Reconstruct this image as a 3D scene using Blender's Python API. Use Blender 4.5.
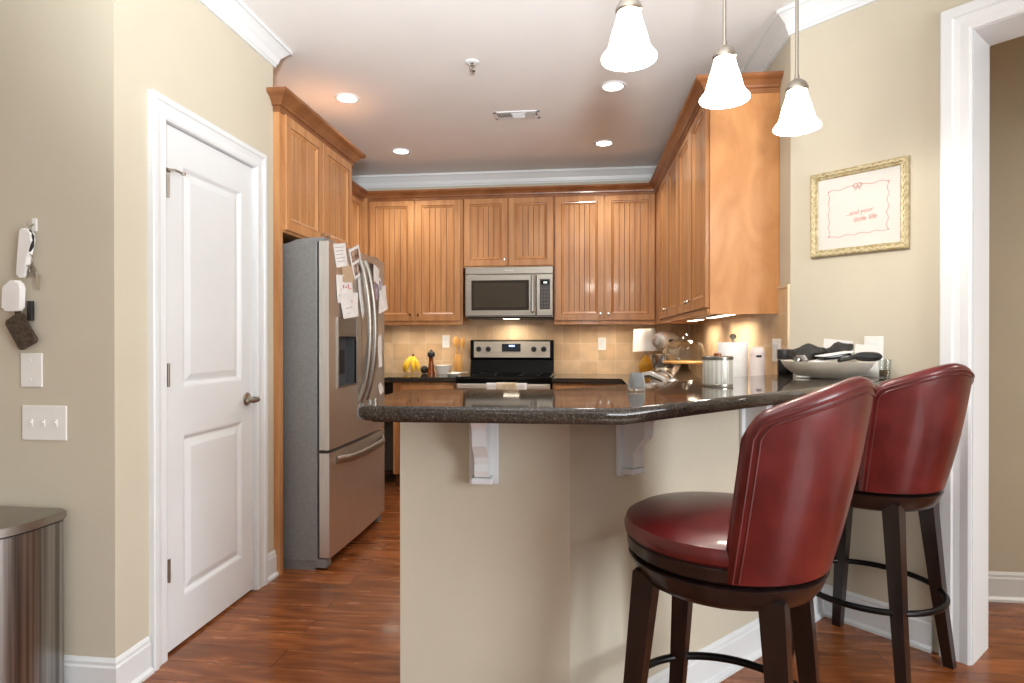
import bpy, bmesh, math, random
from math import sin, cos, pi, radians, sqrt, atan2
from mathutils import Matrix, Vector

for _o in list(bpy.data.objects):
    bpy.data.objects.remove(_o)
SC = bpy.context.scene
COL = SC.collection
random.seed(7)

# ------------------------------------------------------------------ camera
CAM_H = 1.225
yaw, pit, rol = radians(6.54), radians(-.21), radians(-.03)
_a = Vector((-sin(yaw)*cos(pit), cos(yaw)*cos(pit), sin(pit)))
_r = Vector((cos(yaw), sin(yaw), 0)); _u = _r.cross(_a)
_r2 = cos(rol)*_r + sin(rol)*_u; _u2 = -sin(rol)*_r + cos(rol)*_u
cam_data = bpy.data.cameras.new('camera'); cam = bpy.data.objects.new('camera', cam_data)
COL.objects.link(cam)
M = Matrix((_r2, _u2, -_a)).transposed().to_4x4(); M.translation = (0, 0, CAM_H)
cam.matrix_world = M
cam_data.sensor_width = 36; cam_data.lens = 600/1024*36
cam_data.clip_start = .02; cam_data.clip_end = 60
SC.camera = cam

# ------------------------------------------------------------------ world, exposure
wd = bpy.data.worlds.new('world'); SC.world = wd; wd.use_nodes = True
wd.node_tree.nodes['Background'].inputs[0].default_value = (.80, .90, 1.0, 1)
wd.node_tree.nodes['Background'].inputs[1].default_value = .3
SC.view_settings.view_transform = 'Standard'; SC.view_settings.look = 'None'
SC.view_settings.gamma = 1; SC.view_settings.use_curve_mapping = False
SC.view_settings.exposure = .02

# ------------------------------------------------------------------ daylight through the windows behind the camera
def area(name, loc, target, sx, sy, power, col, spread=180):
    d = bpy.data.lights.new(name, 'AREA'); d.shape = 'RECTANGLE'; d.size = sx; d.size_y = sy
    d.energy = power; d.color = col; d.spread = radians(spread)
    o = bpy.data.objects.new(name, d); COL.objects.link(o); o.location = loc
    o.rotation_euler = (Vector(target)-Vector(loc)).to_track_quat('-Z', 'Y').to_euler()
    return o
area('daylight_rear', (-1.5, -3.93, 1.45), (-1.5, 0, 1.45), 1.9, 1.9, 7, (.92, .96, 1))
area('daylight_rear', (1.3, -3.93, 1.45), (1.3, 0, 1.45), 1.9, 1.9, 16, (.92, .96, 1))
area('daylight_side', (3.33, -1.1, 1.45), (0, -1.1, 1.45), 1.9, 1.9, 190, (.90, .95, 1))
# added fill spot near the camera, brightens the kitchen ceiling
fl = bpy.data.lights.new('ceiling_fill', 'SPOT'); fl.energy = 820; fl.spot_size = radians(76); fl.spot_blend = 1; fl.shadow_soft_size = .15; fl.color = (.93, .975, 1)
flo = bpy.data.objects.new('ceiling_fill', fl); COL.objects.link(flo); flo.location = (.1, -.5, 1.45)
flo.rotation_euler = (Vector((-.5, 2.8, 3.72))-Vector(flo.location)).to_track_quat('-Z', 'Y').to_euler()

# ------------------------------------------------------------------ helpers
def S(r, g, b):
    f = lambda c: (c/255/12.92 if c/255 <= .04045 else ((c/255+.055)/1.055)**2.4)
    return (f(r), f(g), f(b), 1)

class MB:
    """collects shapes for ONE mesh object"""
    def __init__(s): s.bm = bmesh.new(); s.mi = 0; s.X = Matrix.Identity(4)
    def v(s, p): return s.bm.verts.new(s.X @ Vector(p))
    def f(s, vs):
        try:
            fc = s.bm.faces.new(vs); fc.material_index = s.mi; return fc
        except ValueError: return None
    def poly(s, pts): return s.f([s.v(p) for p in pts])
    def box(s, x0, y0, z0, x1, y1, z1, bev=0):
        p = [s.v(q) for q in ((x0,y0,z0),(x1,y0,z0),(x1,y1,z0),(x0,y1,z0),(x0,y0,z1),(x1,y0,z1),(x1,y1,z1),(x0,y1,z1))]
        fs = [s.f([p[i] for i in q]) for q in ((0,3,2,1),(4,5,6,7),(0,1,5,4),(1,2,6,5),(2,3,7,6),(3,0,4,7))]
        if bev:
            es = list({e for fc in fs for e in fc.edges})
            r = bmesh.ops.bevel(s.bm, geom=es, offset=bev, segments=2, affect='EDGES', profile=.5)
            for fc in r['faces']: fc.material_index = s.mi
        return s
    def prism(s, poly, z0, z1, bev=0):
        a = [s.v((x, y, z0)) for x, y in poly]; b = [s.v((x, y, z1)) for x, y in poly]
        n = len(poly)
        fs = [s.f(list(reversed(a))), s.f(b)] + [s.f([a[i], a[(i+1) % n], b[(i+1) % n], b[i]]) for i in range(n)]
        if bev:
            es = [e for e in set(fs[0].edges) | set(fs[1].edges)]
            r = bmesh.ops.bevel(s.bm, geom=es, offset=bev, segments=4, affect='EDGES', profile=.5)
            for fc in r['faces']: fc.material_index = s.mi; fc.smooth = True
        return s
    def lathe(s, prof, c=(0,0,0), n=32, ax='z', close=True):
        rings = []
        for r, z in prof:
            if r < 1e-6: rings.append([s._ax(c, 0, 0, z, ax)])
            else: rings.append([s._ax(c, r*cos(2*pi*i/n), r*sin(2*pi*i/n), z, ax) for i in range(n)])
        for A, B in zip(rings, rings[1:]):
            for i in range(n):
                j = (i+1) % n
                if len(A) == 1 and len(B) == 1: continue
                if len(A) == 1: s.f([A[0], B[j], B[i]])
                elif len(B) == 1: s.f([A[i], A[j], B[0]])
                else: s.f([A[i], A[j], B[j], B[i]])
        return s
    def _ax(s, c, x, y, z, ax):
        if ax == 'z': q = (x, y, z)
        elif ax == 'y': q = (x, z, -y)
        else: q = (z, x, y)
        return s.v((c[0]+q[0], c[1]+q[1], c[2]+q[2]))
    def tube(s, path, r, n=8, closed=False, flat=1.0, up0=None):
        P = [Vector(p) for p in path]; m = len(P); rings = []; up = None
        for i in range(m):
            if closed: t = (P[(i+1) % m]-P[i-1])
            else: t = P[min(i+1, m-1)]-P[max(i-1, 0)]
            t.normalize()
            if up is None and up0: up = Vector(up0)
            if up is None:
                up = Vector((0, 0, 1)) if abs(t.z) < .9 else Vector((1, 0, 0))
            x = t.cross(up); x.normalize(); y = x.cross(t); up = y
            rr = r[i] if isinstance(r, (list, tuple)) else r
            rings.append([s.v(P[i]+x*rr*cos(2*pi*k/n)+y*rr*flat*sin(2*pi*k/n)) for k in range(n)])
        for i in range(m if closed else m-1):
            A, B = rings[i], rings[(i+1) % m]
            for k in range(n): s.f([A[k], A[(k+1) % n], B[(k+1) % n], B[k]])
        if not closed:
            s.f(list(reversed(rings[0]))); s.f(rings[-1])
        return s
    def sweep(s, path, prof, closed=False, caps=True):
        """path: plan points (x,y); prof: (out,up) with out to the right of travel"""
        n = len(path); rows = []
        for i in range(n):
            p = Vector(path[i])
            d0 = (p-Vector(path[i-1])).normalized() if (i or closed) else None
            d1 = (Vector(path[(i+1) % n])-p).normalized() if (i < n-1 or closed) else None
            if d0 is None: d0 = d1
            if d1 is None: d1 = d0
            n0 = Vector((d0.y, -d0.x)); n1 = Vector((d1.y, -d1.x)); m = (n0+n1); m = m/(m.dot(n0))
            rows.append([s.v((p.x+m.x*o, p.y+m.y*o, u)) for o, u in prof])
        k = len(prof)
        for i in range(n if closed else n-1):
            A, B = rows[i], rows[(i+1) % n]
            for j in range(k): s.f([A[j], A[(j+1) % k], B[(j+1) % k], B[j]])
        if caps and not closed:
            s.f(list(reversed(rows[0]))); s.f(rows[-1])
        return s
    def build(s, name, mats, parent=None, smooth=False, loc=None, ang=40):
        bmesh.ops.recalc_face_normals(s.bm, faces=s.bm.faces[:])
        if parent is not None: s.bm.transform(WM[parent.name].inverted())
        elif loc is not None: s.bm.transform(Matrix.Translation(loc).inverted())
        if smooth:
            for fc in s.bm.faces: fc.smooth = True
            for e in s.bm.edges:
                if len(e.link_faces) == 2 and e.calc_face_angle(0) > radians(ang): e.smooth = False
        me = bpy.data.meshes.new(name); s.bm.to_mesh(me); s.bm.free()
        for m in (mats if isinstance(mats, (list, tuple)) else [mats]): me.materials.append(m)
        o = bpy.data.objects.new(name, me); COL.objects.link(o)
        if parent is not None:
            o.parent = parent; WM[o.name] = WM[parent.name].copy()
        else:
            if loc is not None: o.location = loc
            WM[o.name] = Matrix.Translation(loc or (0,0,0))
        return o
WM = {}
def tag(o, label, cat, group=None):
    o['label'] = label; o['category'] = cat
    if group: o['group'] = group
    return o
def thing(name, label, cat, loc=(0,0,0), rz=0, group=None):
    o = bpy.data.objects.new(name, None); COL.objects.link(o); o.empty_display_size = .1
    o.location = loc; o.rotation_euler = (0, 0, rz)
    WM[o.name] = Matrix.Translation(loc) @ Matrix.Rotation(rz, 4, 'Z')
    return tag(o, label, cat, group)
def struct(o): o['kind'] = 'structure'; return o
def copy_tree(o, loc, label, rz=None):
    def rec(a, par):
        c = a.copy(); COL.objects.link(c)
        if par is not None: c.parent = par
        for ch in kids.get(a.name, []): rec(ch, c)
        return c
    kids = {}
    for q in bpy.data.objects:
        if q.parent: kids.setdefault(q.parent.name, []).append(q)
    r = rec(o, None); r.location = loc; r['label'] = label
    if rz is not None: r.rotation_euler = (0, 0, rz)
    return r
def text_mesh(txt, size, name, mat, parent, matrix, thick=.0004, align='CENTER', shear=0):
    cu = bpy.data.curves.new('t', 'FONT'); cu.body = txt; cu.size = size; cu.extrude = thick; cu.shear = shear
    cu.align_x = align; cu.align_y = 'CENTER'
    to = bpy.data.objects.new('t', cu); COL.objects.link(to)
    bpy.context.view_layer.update()
    me = bpy.data.meshes.new_from_object(to.evaluated_get(bpy.context.evaluated_depsgraph_get()))
    bpy.data.objects.remove(to)
    me.transform(WM[parent.name].inverted() @ matrix); me.name = name
    me.materials.clear(); me.materials.append(mat)
    o = bpy.data.objects.new(name, me); COL.objects.link(o); o.parent = parent; WM[o.name] = WM[parent.name].copy()
    return o

# ------------------------------------------------------------------ materials
def mat(name, col, rough=.5, metal=0, spec=.5, emit=None, es=0, trans=0, ior=1.45, coat=0, alpha=1):
    m = bpy.data.materials.new(name); m.use_nodes = True
    b = m.node_tree.nodes['Principled BSDF']
    b.inputs['Base Color'].default_value = col; b.inputs['Roughness'].default_value = rough
    b.inputs['Metallic'].default_value = metal; b.inputs['Specular IOR Level'].default_value = spec
    b.inputs['IOR'].default_value = ior; b.inputs['Transmission Weight'].default_value = trans
    b.inputs['Coat Weight'].default_value = coat; b.inputs['Coat Roughness'].default_value = .08
    if emit: b.inputs['Emission Color'].default_value = emit; b.inputs['Emission Strength'].default_value = es
    return m
def nodes(m): return m.node_tree.nodes, m.node_tree.links, m.node_tree.nodes['Principled BSDF']
def noisy(m, c1, c2, scale=(1,1,1), nscale=6, detail=4, lo=.35, hi=.65, bump=0, coord='Object', rough=None, dist=0):
    N, L, B = nodes(m)
    tc = N.new('ShaderNodeTexCoord'); mp = N.new('ShaderNodeMapping'); mp.inputs['Scale'].default_value = scale
    L.new(tc.outputs[coord], mp.inputs[0])
    nz = N.new('ShaderNodeTexNoise'); nz.inputs['Scale'].default_value = nscale; nz.inputs['Detail'].default_value = detail
    nz.inputs['Distortion'].default_value = dist
    L.new(mp.outputs[0], nz.inputs['Vector'])
    cr = N.new('ShaderNodeValToRGB'); cr.color_ramp.elements[0].position = lo; cr.color_ramp.elements[1].position = hi
    cr.color_ramp.elements[0].color = c1; cr.color_ramp.elements[1].color = c2
    L.new(nz.outputs[0], cr.inputs[0]); L.new(cr.outputs[0], B.inputs['Base Color'])
    if bump:
        bp = N.new('ShaderNodeBump'); bp.inputs['Strength'].default_value = bump; bp.inputs['Distance'].default_value = .002
        L.new(nz.outputs[0], bp.inputs['Height']); L.new(bp.outputs[0], B.inputs['Normal'])
    if rough:
        mr = N.new('ShaderNodeMapRange'); mr.inputs[3].default_value = rough[0]; mr.inputs[4].default_value = rough[1]
        L.new(nz.outputs[0], mr.inputs[0]); L.new(mr.outputs[0], B.inputs['Roughness'])
    return m
M_wall = noisy(mat('wall_paint', S(202,194,175), .85, spec=.25), S(201,193,174), S(204,196,177), nscale=3)
M_ceil = noisy(mat('ceiling_paint', S(236,235,233), .9, spec=.2), S(235,234,232), S(238,237,235), nscale=3)
M_white = noisy(mat('white_trim_paint', S(225,228,229), .38), S(224,227,228), S(227,230,231), nscale=3)
M_wood = noisy(mat('maple_wood', S(190,126,72), .33, coat=.25), S(182,126,78), S(202,148,97), scale=(9,9,.9), nscale=2.2, detail=8, dist=.6)
M_woodd = noisy(mat('maple_wood_crown', S(160,96,50), .35, coat=.2), S(128,80,46), S(150,98,60), scale=(3,3,3), nscale=3, detail=6)
M_glaze = mat('dark_glaze', S(118,72,40), .45)
M_panelend = noisy(mat('maple_veneer', S(205,148,92), .36, coat=.2), S(182,124,72), S(200,143,90), scale=(2.2,2.2,1), nscale=3.2, detail=8, dist=1.2)
M_steel = noisy(mat('brushed_steel', S(178,174,168), .3, metal=1), S(214,208,200), S(226,221,214), scale=(60,60,1), nscale=5, rough=(.38,.5))
M_steelh = noisy(mat('brushed_steel_flat', S(166,162,155), .38, metal=1), S(158,153,146), S(172,168,161), scale=(1,1,60), nscale=4, rough=(.34,.46))
M_mws = noisy(mat('microwave_steel', S(164,158,147), .42, metal=1), S(159,153,142), S(172,166,155), scale=(1,1,60), nscale=4, rough=(.38,.48))
M_rgs = noisy(mat('range_steel', S(206,198,182), .45, metal=.9), S(200,192,176), S(212,204,189), scale=(1,1,60), nscale=4)
M_fside = noisy(mat('fridge_side_grey', S(140,141,140), .45, metal=.3), S(136,137,136), S(145,146,145), nscale=50, bump=.05)
M_chrome = mat('polished_nickel', S(200,196,188), .18, metal=1)
M_nickel = mat('satin_nickel', S(170,163,152), .3, metal=1)
M_black = mat('black_enamel', S(6,6,6), .2, spec=.15)
M_blackg = mat('black_glass', S(8,8,9), .05)
M_rubber = mat('dark_plastic', S(30,30,31), .5)
M_mwglass = mat('smoked_glass', S(56,49,38), .2, spec=.3)
M_plate = mat('white_plastic', S(236,235,230), .35)
M_paper = noisy(mat('white_paper', S(236,234,230), .8), S(230,228,224), S(240,238,235), nscale=8)
M_beige = mat('beige_paper', S(196,170,140), .7)
M_photo = noisy(mat('photo_print', S(120,90,75), .3), S(60,45,40), S(205,175,155), nscale=38, detail=2)
M_purple = noisy(mat('mauve_print', S(160,140,160), .4), S(120,105,125), S(215,200,215), nscale=45)
M_darkp = mat('dark_print', S(45,42,44), .5)
M_pink = mat('pink_marker', S(214,120,130), .7)
M_ltgrey = mat('pencil_grey', S(150,150,155), .8)
M_seat = noisy(mat('oxblood_leather', S(126,28,24), .27, coat=.3), S(80,17,18), S(104,29,28), nscale=9, detail=8, bump=.12, rough=(.26,.40))
M_espresso = noisy(mat('espresso_wood', S(44,24,20), .3, coat=.2), S(24,15,14), S(38,23,20), scale=(8,8,1), nscale=4, detail=6)
M_iron = mat('black_iron', S(26,24,25), .3, metal=.7)
M_shadeg = mat('opal_glass', S(250,247,240), .25, emit=(1, .94, .85, 1), es=4)
M_lens = mat('lamp_lens', S(255,250,240), .4, emit=(1, .93, .84, 1), es=9)
M_ucl = mat('undercabinet_lens', S(255,245,230), .4, emit=(1, .86, .66, 1), es=6)
M_gold = noisy(mat('antique_gold', S(180,164,124), .45, metal=.25), S(160,142,100), S(200,188,152), nscale=60, bump=.5)
M_mat = mat('ivory_board', S(240,238,232), .6)
M_red = mat('red_ink', S(212,128,114), .7)
M_banana = noisy(mat('banana_peel', S(236,190,40), .45), S(228,176,30), S(244,206,66), nscale=14)
M_brown = mat('brown_stem', S(84,60,34), .7)
M_avocado = noisy(mat('avocado_skin', S(30,30,24), .5), S(18,18,15), S(46,44,34), nscale=40, bump=.4)
M_amber = mat('amber_glass', S(120,58,20), .12, coat=.4)
M_porc = mat('white_porcelain', S(236,234,226), .2)
M_lwood = noisy(mat('light_wood', S(205,150,76), .5), S(196,138,64), S(216,164,92), scale=(8,8,1), nscale=4)
M_bowl = noisy(mat('stoneware_glaze', S(206,198,180), .3), S(222,213,194), S(236,230,216), nscale=10)
M_cloth = noisy(mat('charcoal_fabric', S(62,60,56), .85), S(34,33,31), S(56,54,50), nscale=60, bump=.3)
M_towel = noisy(mat('cotton_towel', S(222,210,184), .9), S(226,216,194), S(204,184,146), nscale=25)
M_roll = noisy(mat('paper_towel', S(244,243,240), .9), S(240,239,236), S(247,246,244), nscale=60, bump=.3)
M_pinkb = mat('blush_plastic', S(232,218,214), .35)
M_honey = mat('honey_glass', S(226,170,60), .1, trans=.6, ior=1.3)
M_lampsh = mat('linen_shade', S(240,232,222), .8)
M_leather = noisy(mat('brown_monogram_leather', S(66,52,42), .5), S(52,40,32), S(84,68,54), nscale=90, detail=1)
M_candle = noisy(mat('ribbed_mercury_glass', S(214,212,200), .22, metal=.25), S(184,182,168), S(240,238,228), scale=(1,1,.02), nscale=120)
M_curtain = mat('window_frame_paint', S(235,235,232), .4)
def mk_glass(name, tint, fr=1.3):
    m = bpy.data.materials.new(name); m.use_nodes = True; N = m.node_tree.nodes; L = m.node_tree.links
    N.remove(N['Principled BSDF']); out = N['Material Output']
    t = N.new('ShaderNodeBsdfTransparent'); t.inputs[0].default_value = tint
    g = N.new('ShaderNodeBsdfGlossy'); g.inputs['Roughness'].default_value = .03
    lw = N.new('ShaderNodeLayerWeight'); lw.inputs[0].default_value = .5; pw = N.new('ShaderNodeMath'); pw.operation = 'POWER'; pw.inputs[1].default_value = 3; L.new(lw.outputs['Facing'], pw.inputs[0])
    fz = N.new('ShaderNodeMath'); fz.operation = 'MULTIPLY_ADD'; fz.inputs[1].default_value = .75; fz.inputs[2].default_value = .06; L.new(pw.outputs[0], fz.inputs[0])
    mx = N.new('ShaderNodeMixShader'); L.new(fz.outputs[0], mx.inputs[0]); L.new(t.outputs[0], mx.inputs[1]); L.new(g.outputs[0], mx.inputs[2])
    L.new(mx.outputs[0], out.inputs[0]); return m
M_glass = mk_glass('clear_glass', (.93, .95, .94, 1))
M_pane = mk_glass('picture_glass', (.98, .98, .98, 1), 1.3)
M_crystal = mat('faceted_crystal', S(205,210,212), .06, trans=.8, ior=1.2)

def mk_granite():
    m = mat('dark_granite', S(40,33,30), .045, spec=.5); N, L, B = nodes(m)
    tc = N.new('ShaderNodeTexCoord'); vo = N.new('ShaderNodeTexVoronoi'); vo.inputs['Scale'].default_value = 500
    nz = N.new('ShaderNodeTexNoise'); nz.inputs['Scale'].default_value = 220; nz.inputs['Detail'].default_value = 6
    L.new(tc.outputs['Object'], vo.inputs['Vector']); L.new(tc.outputs['Object'], nz.inputs['Vector'])
    cr = N.new('ShaderNodeValToRGB'); e = cr.color_ramp.elements
    e[0].position = .36; e[0].color = S(40,36,32); e[1].position = .75; e[1].color = S(98,89,77)
    k = e.new(.55); k.color = S(62,55,48)
    mx = N.new('ShaderNodeMath'); mx.operation = 'MULTIPLY_ADD'; mx.inputs[1].default_value = .14
    sp = N.new('ShaderNodeSeparateColor'); L.new(vo.outputs['Color'], sp.inputs[0])
    L.new(sp.outputs[0], mx.inputs[0]); L.new(nz.outputs[0], mx.inputs[2])
    ad = N.new('ShaderNodeMath'); ad.operation = 'SUBTRACT'; ad.inputs[1].default_value = .07
    L.new(mx.outputs[0], ad.inputs[0]); L.new(ad.outputs[0], cr.inputs[0]); L.new(cr.outputs[0], B.inputs['Base Color'])
    return m
M_granite = mk_granite()
def mk_floor():
    m = mat('hardwood_floor', S(140,76,40), .22, coat=.15); N, L, B = nodes(m)
    tc = N.new('ShaderNodeTexCoord')
    br = N.new('ShaderNodeTexBrick'); br.offset = .37; br.squash = 1
    br.inputs['Scale'].default_value = 1; br.inputs['Brick Width'].default_value = 1.15; br.inputs['Row Height'].default_value = .125
    br.inputs['Mortar Size'].default_value = .0012; br.inputs['Mortar Smooth'].default_value = .3; br.inputs['Bias'].default_value = 0
    br.inputs['Color1'].default_value = (0, 0, 0, 1); br.inputs['Color2'].default_value = (1, 1, 1, 1); br.inputs['Mortar'].default_value = (.5, .5, .5, 1)
    L.new(tc.outputs['Object'], br.inputs['Vector'])
    mp = N.new('ShaderNodeMapping'); mp.inputs['Scale'].default_value = (1.1, 7, 1)
    ad = N.new('ShaderNodeVectorMath'); ad.operation = 'ADD'
    sc = N.new('ShaderNodeVectorMath'); sc.operation = 'SCALE'; sc.inputs['Scale'].default_value = 7
    L.new(br.outputs['Color'], sc.inputs[0]); L.new(tc.outputs['Object'], mp.inputs[0]); L.new(mp.outputs[0], ad.inputs[0]); L.new(sc.outputs[0], ad.inputs[1])
    nz = N.new('ShaderNodeTexNoise'); nz.inputs['Scale'].default_value = 2.6; nz.inputs['Detail'].default_value = 9; nz.inputs['Distortion'].default_value = 1.1
    L.new(ad.outputs[0], nz.inputs['Vector'])
    cr = N.new('ShaderNodeValToRGB'); e = cr.color_ramp.elements
    e[0].position = .28; e[0].color = S(106,56,27); e[1].position = .72; e[1].color = S(172,106,58)
    k = e.new(.5); k.color = S(142,80,40)
    L.new(nz.outputs[0], cr.inputs[0])
    m2 = N.new('ShaderNodeMix'); m2.data_type = 'RGBA'; m2.blend_type = 'MULTIPLY'; m2.inputs[0].default_value = .38
    L.new(cr.outputs[0], m2.inputs[6])
    g = N.new('ShaderNodeMapRange'); g.inputs[3].default_value = .55; g.inputs[4].default_value = 1.15
    L.new(br.outputs['Color'], g.inputs[0]); L.new(g.outputs[0], m2.inputs[7])
    m3 = N.new('ShaderNodeMix'); m3.data_type = 'RGBA'; m3.inputs[7].default_value = S(52,26,14)
    L.new(m2.outputs[2], m3.inputs[6]); L.new(br.outputs['Fac'], m3.inputs[0]); L.new(m3.outputs[2], B.inputs['Base Color'])
    bp = N.new('ShaderNodeBump'); bp.inputs['Strength'].default_value = .12; bp.inputs['Distance'].default_value = .003
    L.new(nz.outputs[0], bp.inputs['Height']); L.new(bp.outputs[0], B.inputs['Normal'])
    mr = N.new('ShaderNodeMapRange'); mr.inputs[3].default_value = .16; mr.inputs[4].default_value = .34
    L.new(nz.outputs[0], mr.inputs[0]); L.new(mr.outputs[0], B.inputs['Roughness'])
    return m
M_floor = mk_floor()
def mk_tile(name, axis, off):
    m = mat(name, S(205,170,124), .4); N, L, B = nodes(m)
    tc = N.new('ShaderNodeTexCoord'); sp = N.new('ShaderNodeSeparateXYZ'); cb = N.new('ShaderNodeCombineXYZ')
    L.new(tc.outputs['Object'], sp.inputs[0]); L.new(sp.outputs[axis], cb.inputs[0]); L.new(sp.outputs['Z'], cb.inputs[1])
    mp = N.new('ShaderNodeMapping'); mp.inputs['Location'].default_value = (off[0], off[1], 0); L.new(cb.outputs[0], mp.inputs[0])
    br = N.new('ShaderNodeTexBrick'); br.offset = 0; br.inputs['Scale'].default_value = 1
    br.inputs['Brick Width'].default_value = .158; br.inputs['Row Height'].default_value = .158
    br.inputs['Mortar Size'].default_value = .0026; br.inputs['Mortar Smooth'].default_value = .2
    br.inputs['Color1'].default_value = S(206,172,132); br.inputs['Color2'].default_value = S(224,194,156); br.inputs['Mortar'].default_value = S(222,202,172)
    L.new(mp.outputs[0], br.inputs['Vector'])
    nz = N.new('ShaderNodeTexNoise'); nz.inputs['Scale'].default_value = 9; nz.inputs['Detail'].default_value = 6
    L.new(tc.outputs['Object'], nz.inputs['Vector'])
    mr = N.new('ShaderNodeMapRange'); mr.inputs[1].default_value = .3; mr.inputs[2].default_value = .7; mr.inputs[3].default_value = .84; mr.inputs[4].default_value = 1.08
    L.new(nz.outputs[0], mr.inputs[0])
    mx = N.new('ShaderNodeMix'); mx.data_type = 'RGBA'; mx.blend_type = 'MULTIPLY'; mx.inputs[0].default_value = 1
    L.new(br.outputs['Color'], mx.inputs[6]); L.new(mr.outputs[0], mx.inputs[7]); L.new(mx.outputs[2], B.inputs['Base Color'])
    bp = N.new('ShaderNodeBump'); bp.inputs['Strength'].default_value = .4; bp.inputs['Distance'].default_value = .003; bp.invert = True
    L.new(br.outputs['Fac'], bp.inputs['Height']); L.new(bp.outputs[0], B.inputs['Normal'])
    return m
M_tileb = mk_tile('travertine_tile_rear', 'X', (.005, -.0845)); M_tiler = mk_tile('travertine_tile_side', 'Y', (.03, -.0845))

# ================================================================== SETTING
H = 2.743; XL = -2.25; XR = .97; YB = 5.44; XP = -1.583; YP0 = 1.882; YP1 = 2.95
DS = 3.895                                   # diagonal wall: x + y = DS
RX0, RX1, RY0 = -3.3, 3.4, -4.0              # living room behind the camera
HY = 3.053                                   # hall wall beyond the doorway
q = sqrt(.5)
b = MB(); b.box(RX0-.2, RY0-.2, -.08, 5.0, YB+.2, 0); struct(b.build('floor', M_floor))
b = MB(); b.box(RX0-.2, RY0-.2, H, 5.0, YB+.2, H+.08); struct(b.build('ceiling', M_ceil))
b = MB(); b.box(RX0, YP0, 0, XP, YP0+.12, H); struct(b.build('wall_left', M_wall))
# pantry wall with a door hole
DY0, DY1, DZ = 2.122, 2.772, 2.068
b = MB()
b.box(XP-.12, YP0+.12, 0, XP, DY0, H); b.box(XP-.12, DY1, 0, XP, YP1, H); b.box(XP-.12, DY0, DZ, XP, DY1, H)
b.box(XL, YP1-.1, 0, XP-.12, YP1, H)
struct(b.build('wall_pantry', M_wall))
b = MB(); b.box(XL-.12, YP1-.1, 0, XL, YB+.12, H); struct(b.build('wall_kitchen_left', M_wall))
b = MB(); b.box(XL, YB, 0, XR+.12, YB+.12, H); struct(b.build('wall_back', M_wall))
b = MB(); b.prism([(XR, DS-XR), (XR+.103, DS-XR+.103), (XR+.103, YB), (XR, YB)], 0, H); struct(b.build('wall_right', M_wall))
# diagonal wall, doorway from x=1.468 to x=2.10 (along the wall)
def dpt(x, off=0): return (x+off*q, DS-x+off*q)       # off > 0 : into the wall
OX0, OX1, OZ = 1.457, 2.14, 2.39
b = MB(); T = .20
b.prism([dpt(XR), dpt(OX0), dpt(OX0, T), dpt(XR, T)], 0, H)
b.prism([dpt(OX0), dpt(OX1), dpt(OX1, T), dpt(OX0, T)], OZ, H)
b.prism([dpt(OX1), dpt(3.4), dpt(3.4, T), dpt(OX1, T)], 0, H)
struct(b.build('wall_diagonal', M_wall))
b = MB(); b.box(XR+.103, HY, 0, 5.0, HY+.1, H); struct(b.build('wall_hall', M_wall))
b = MB(); b.box(4.9, .5, 0, 5.0, HY, H); b.box(3.5, .4, 0, 5, .5, H); struct(b.build('wall_hall_end', M_wall))
# living room walls with window openings
def wall_open(name, ax, pos, t, a0, a1, holes):
    b = MB(); xs = a0
    def bx(u0, z0, u1, z1):
        if ax == 'y': b.box(u0, pos, z0, u1, pos+t, z1)
        else: b.box(pos, u0, z0, pos+t, u1, z1)
    for u0, u1 in holes:
        bx(xs, 0, u0, H); bx(u0, 0, u1, .5); bx(u0, 2.4, u1, H); xs = u1
    bx(xs, 0, a1, H)
    return struct(b.build(name, M_wall))
wall_open('wall_rear', 'y', RY0-.12, .12, RX0, RX1, [(-2.5, -.5), (.3, 2.3)])
wall_open('wall_side', 'x', RX1, .12, RY0, .5, [(-2.1, -.1)])
b = MB(); b.box(RX0-.12, RY0, 0, RX0, YP0+.12, H); struct(b.build('wall_living_left', M_wall))
for i, (ax, u0, u1) in enumerate((('y', -2.5, -.5), ('y', .3, 2.3), ('x', -2.1, -.1))):
    b = MB()
    def bx(a, z0, c, z1):
        if ax == 'y': b.box(a, RY0-.09, z0, c, RY0-.03, z1)
        else: b.box(RX1+.03, a, z0, RX1+.09, c, z1)
    bx(u0, .5, u0+.06, 2.4); bx(u1-.06, .5, u1, 2.4); bx(u0, .5, u1, .56); bx(u0, 2.34, u1, 2.4); bx(u0, 1.43, u1, 1.47); bx((u0+u1)/2-.02, .5, (u0+u1)/2+.02, 2.4)
    struct(b.build('window_%d' % (i+1), M_curtain))

# peninsula half wall (45 degree return to the diagonal wall)
PF = 1.72; PK = -1.751                       # front face y, return face x - y = PK
pin = .12
hw = [(-.53, PF), (PF+PK, PF), ((DS+PK)/2, (DS-PK)/2), ((DS+PK-pin*1.414)/2, (DS-PK+pin*1.414)/2), (PF+pin+PK-pin*1.414, PF+pin), (-.53, PF+pin)]
b = MB(); b.prism(hw, 0, 1.028); struct(b.build('wall_peninsula', M_wall))

# baseboards
bb = [(0, 0), (.026, 0), (.026, .012), (.014, .022), (.014, .105), (.010, .112), (.010, .122), (.003, .134), (0, .134)]
def base(name, path):
    b = MB(); b.sweep(path, bb); return struct(b.build(name, M_white))
base('baseboard_left', [(XP, DY0-.085), (XP, YP0), (RX0, YP0)][::-1])
base('baseboard_pantry', [(XP, DY1+.08), (XP, YP1), (XP-.03, YP1)])
base('baseboard_peninsula', [(-.53, PF+pin), (-.53, PF), (PF+PK, PF), ((DS+PK)/2, (DS-PK)/2), dpt(OX0-.085)])
base('baseboard_hall', [(XR+.3, HY), (4.9, HY)])
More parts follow.
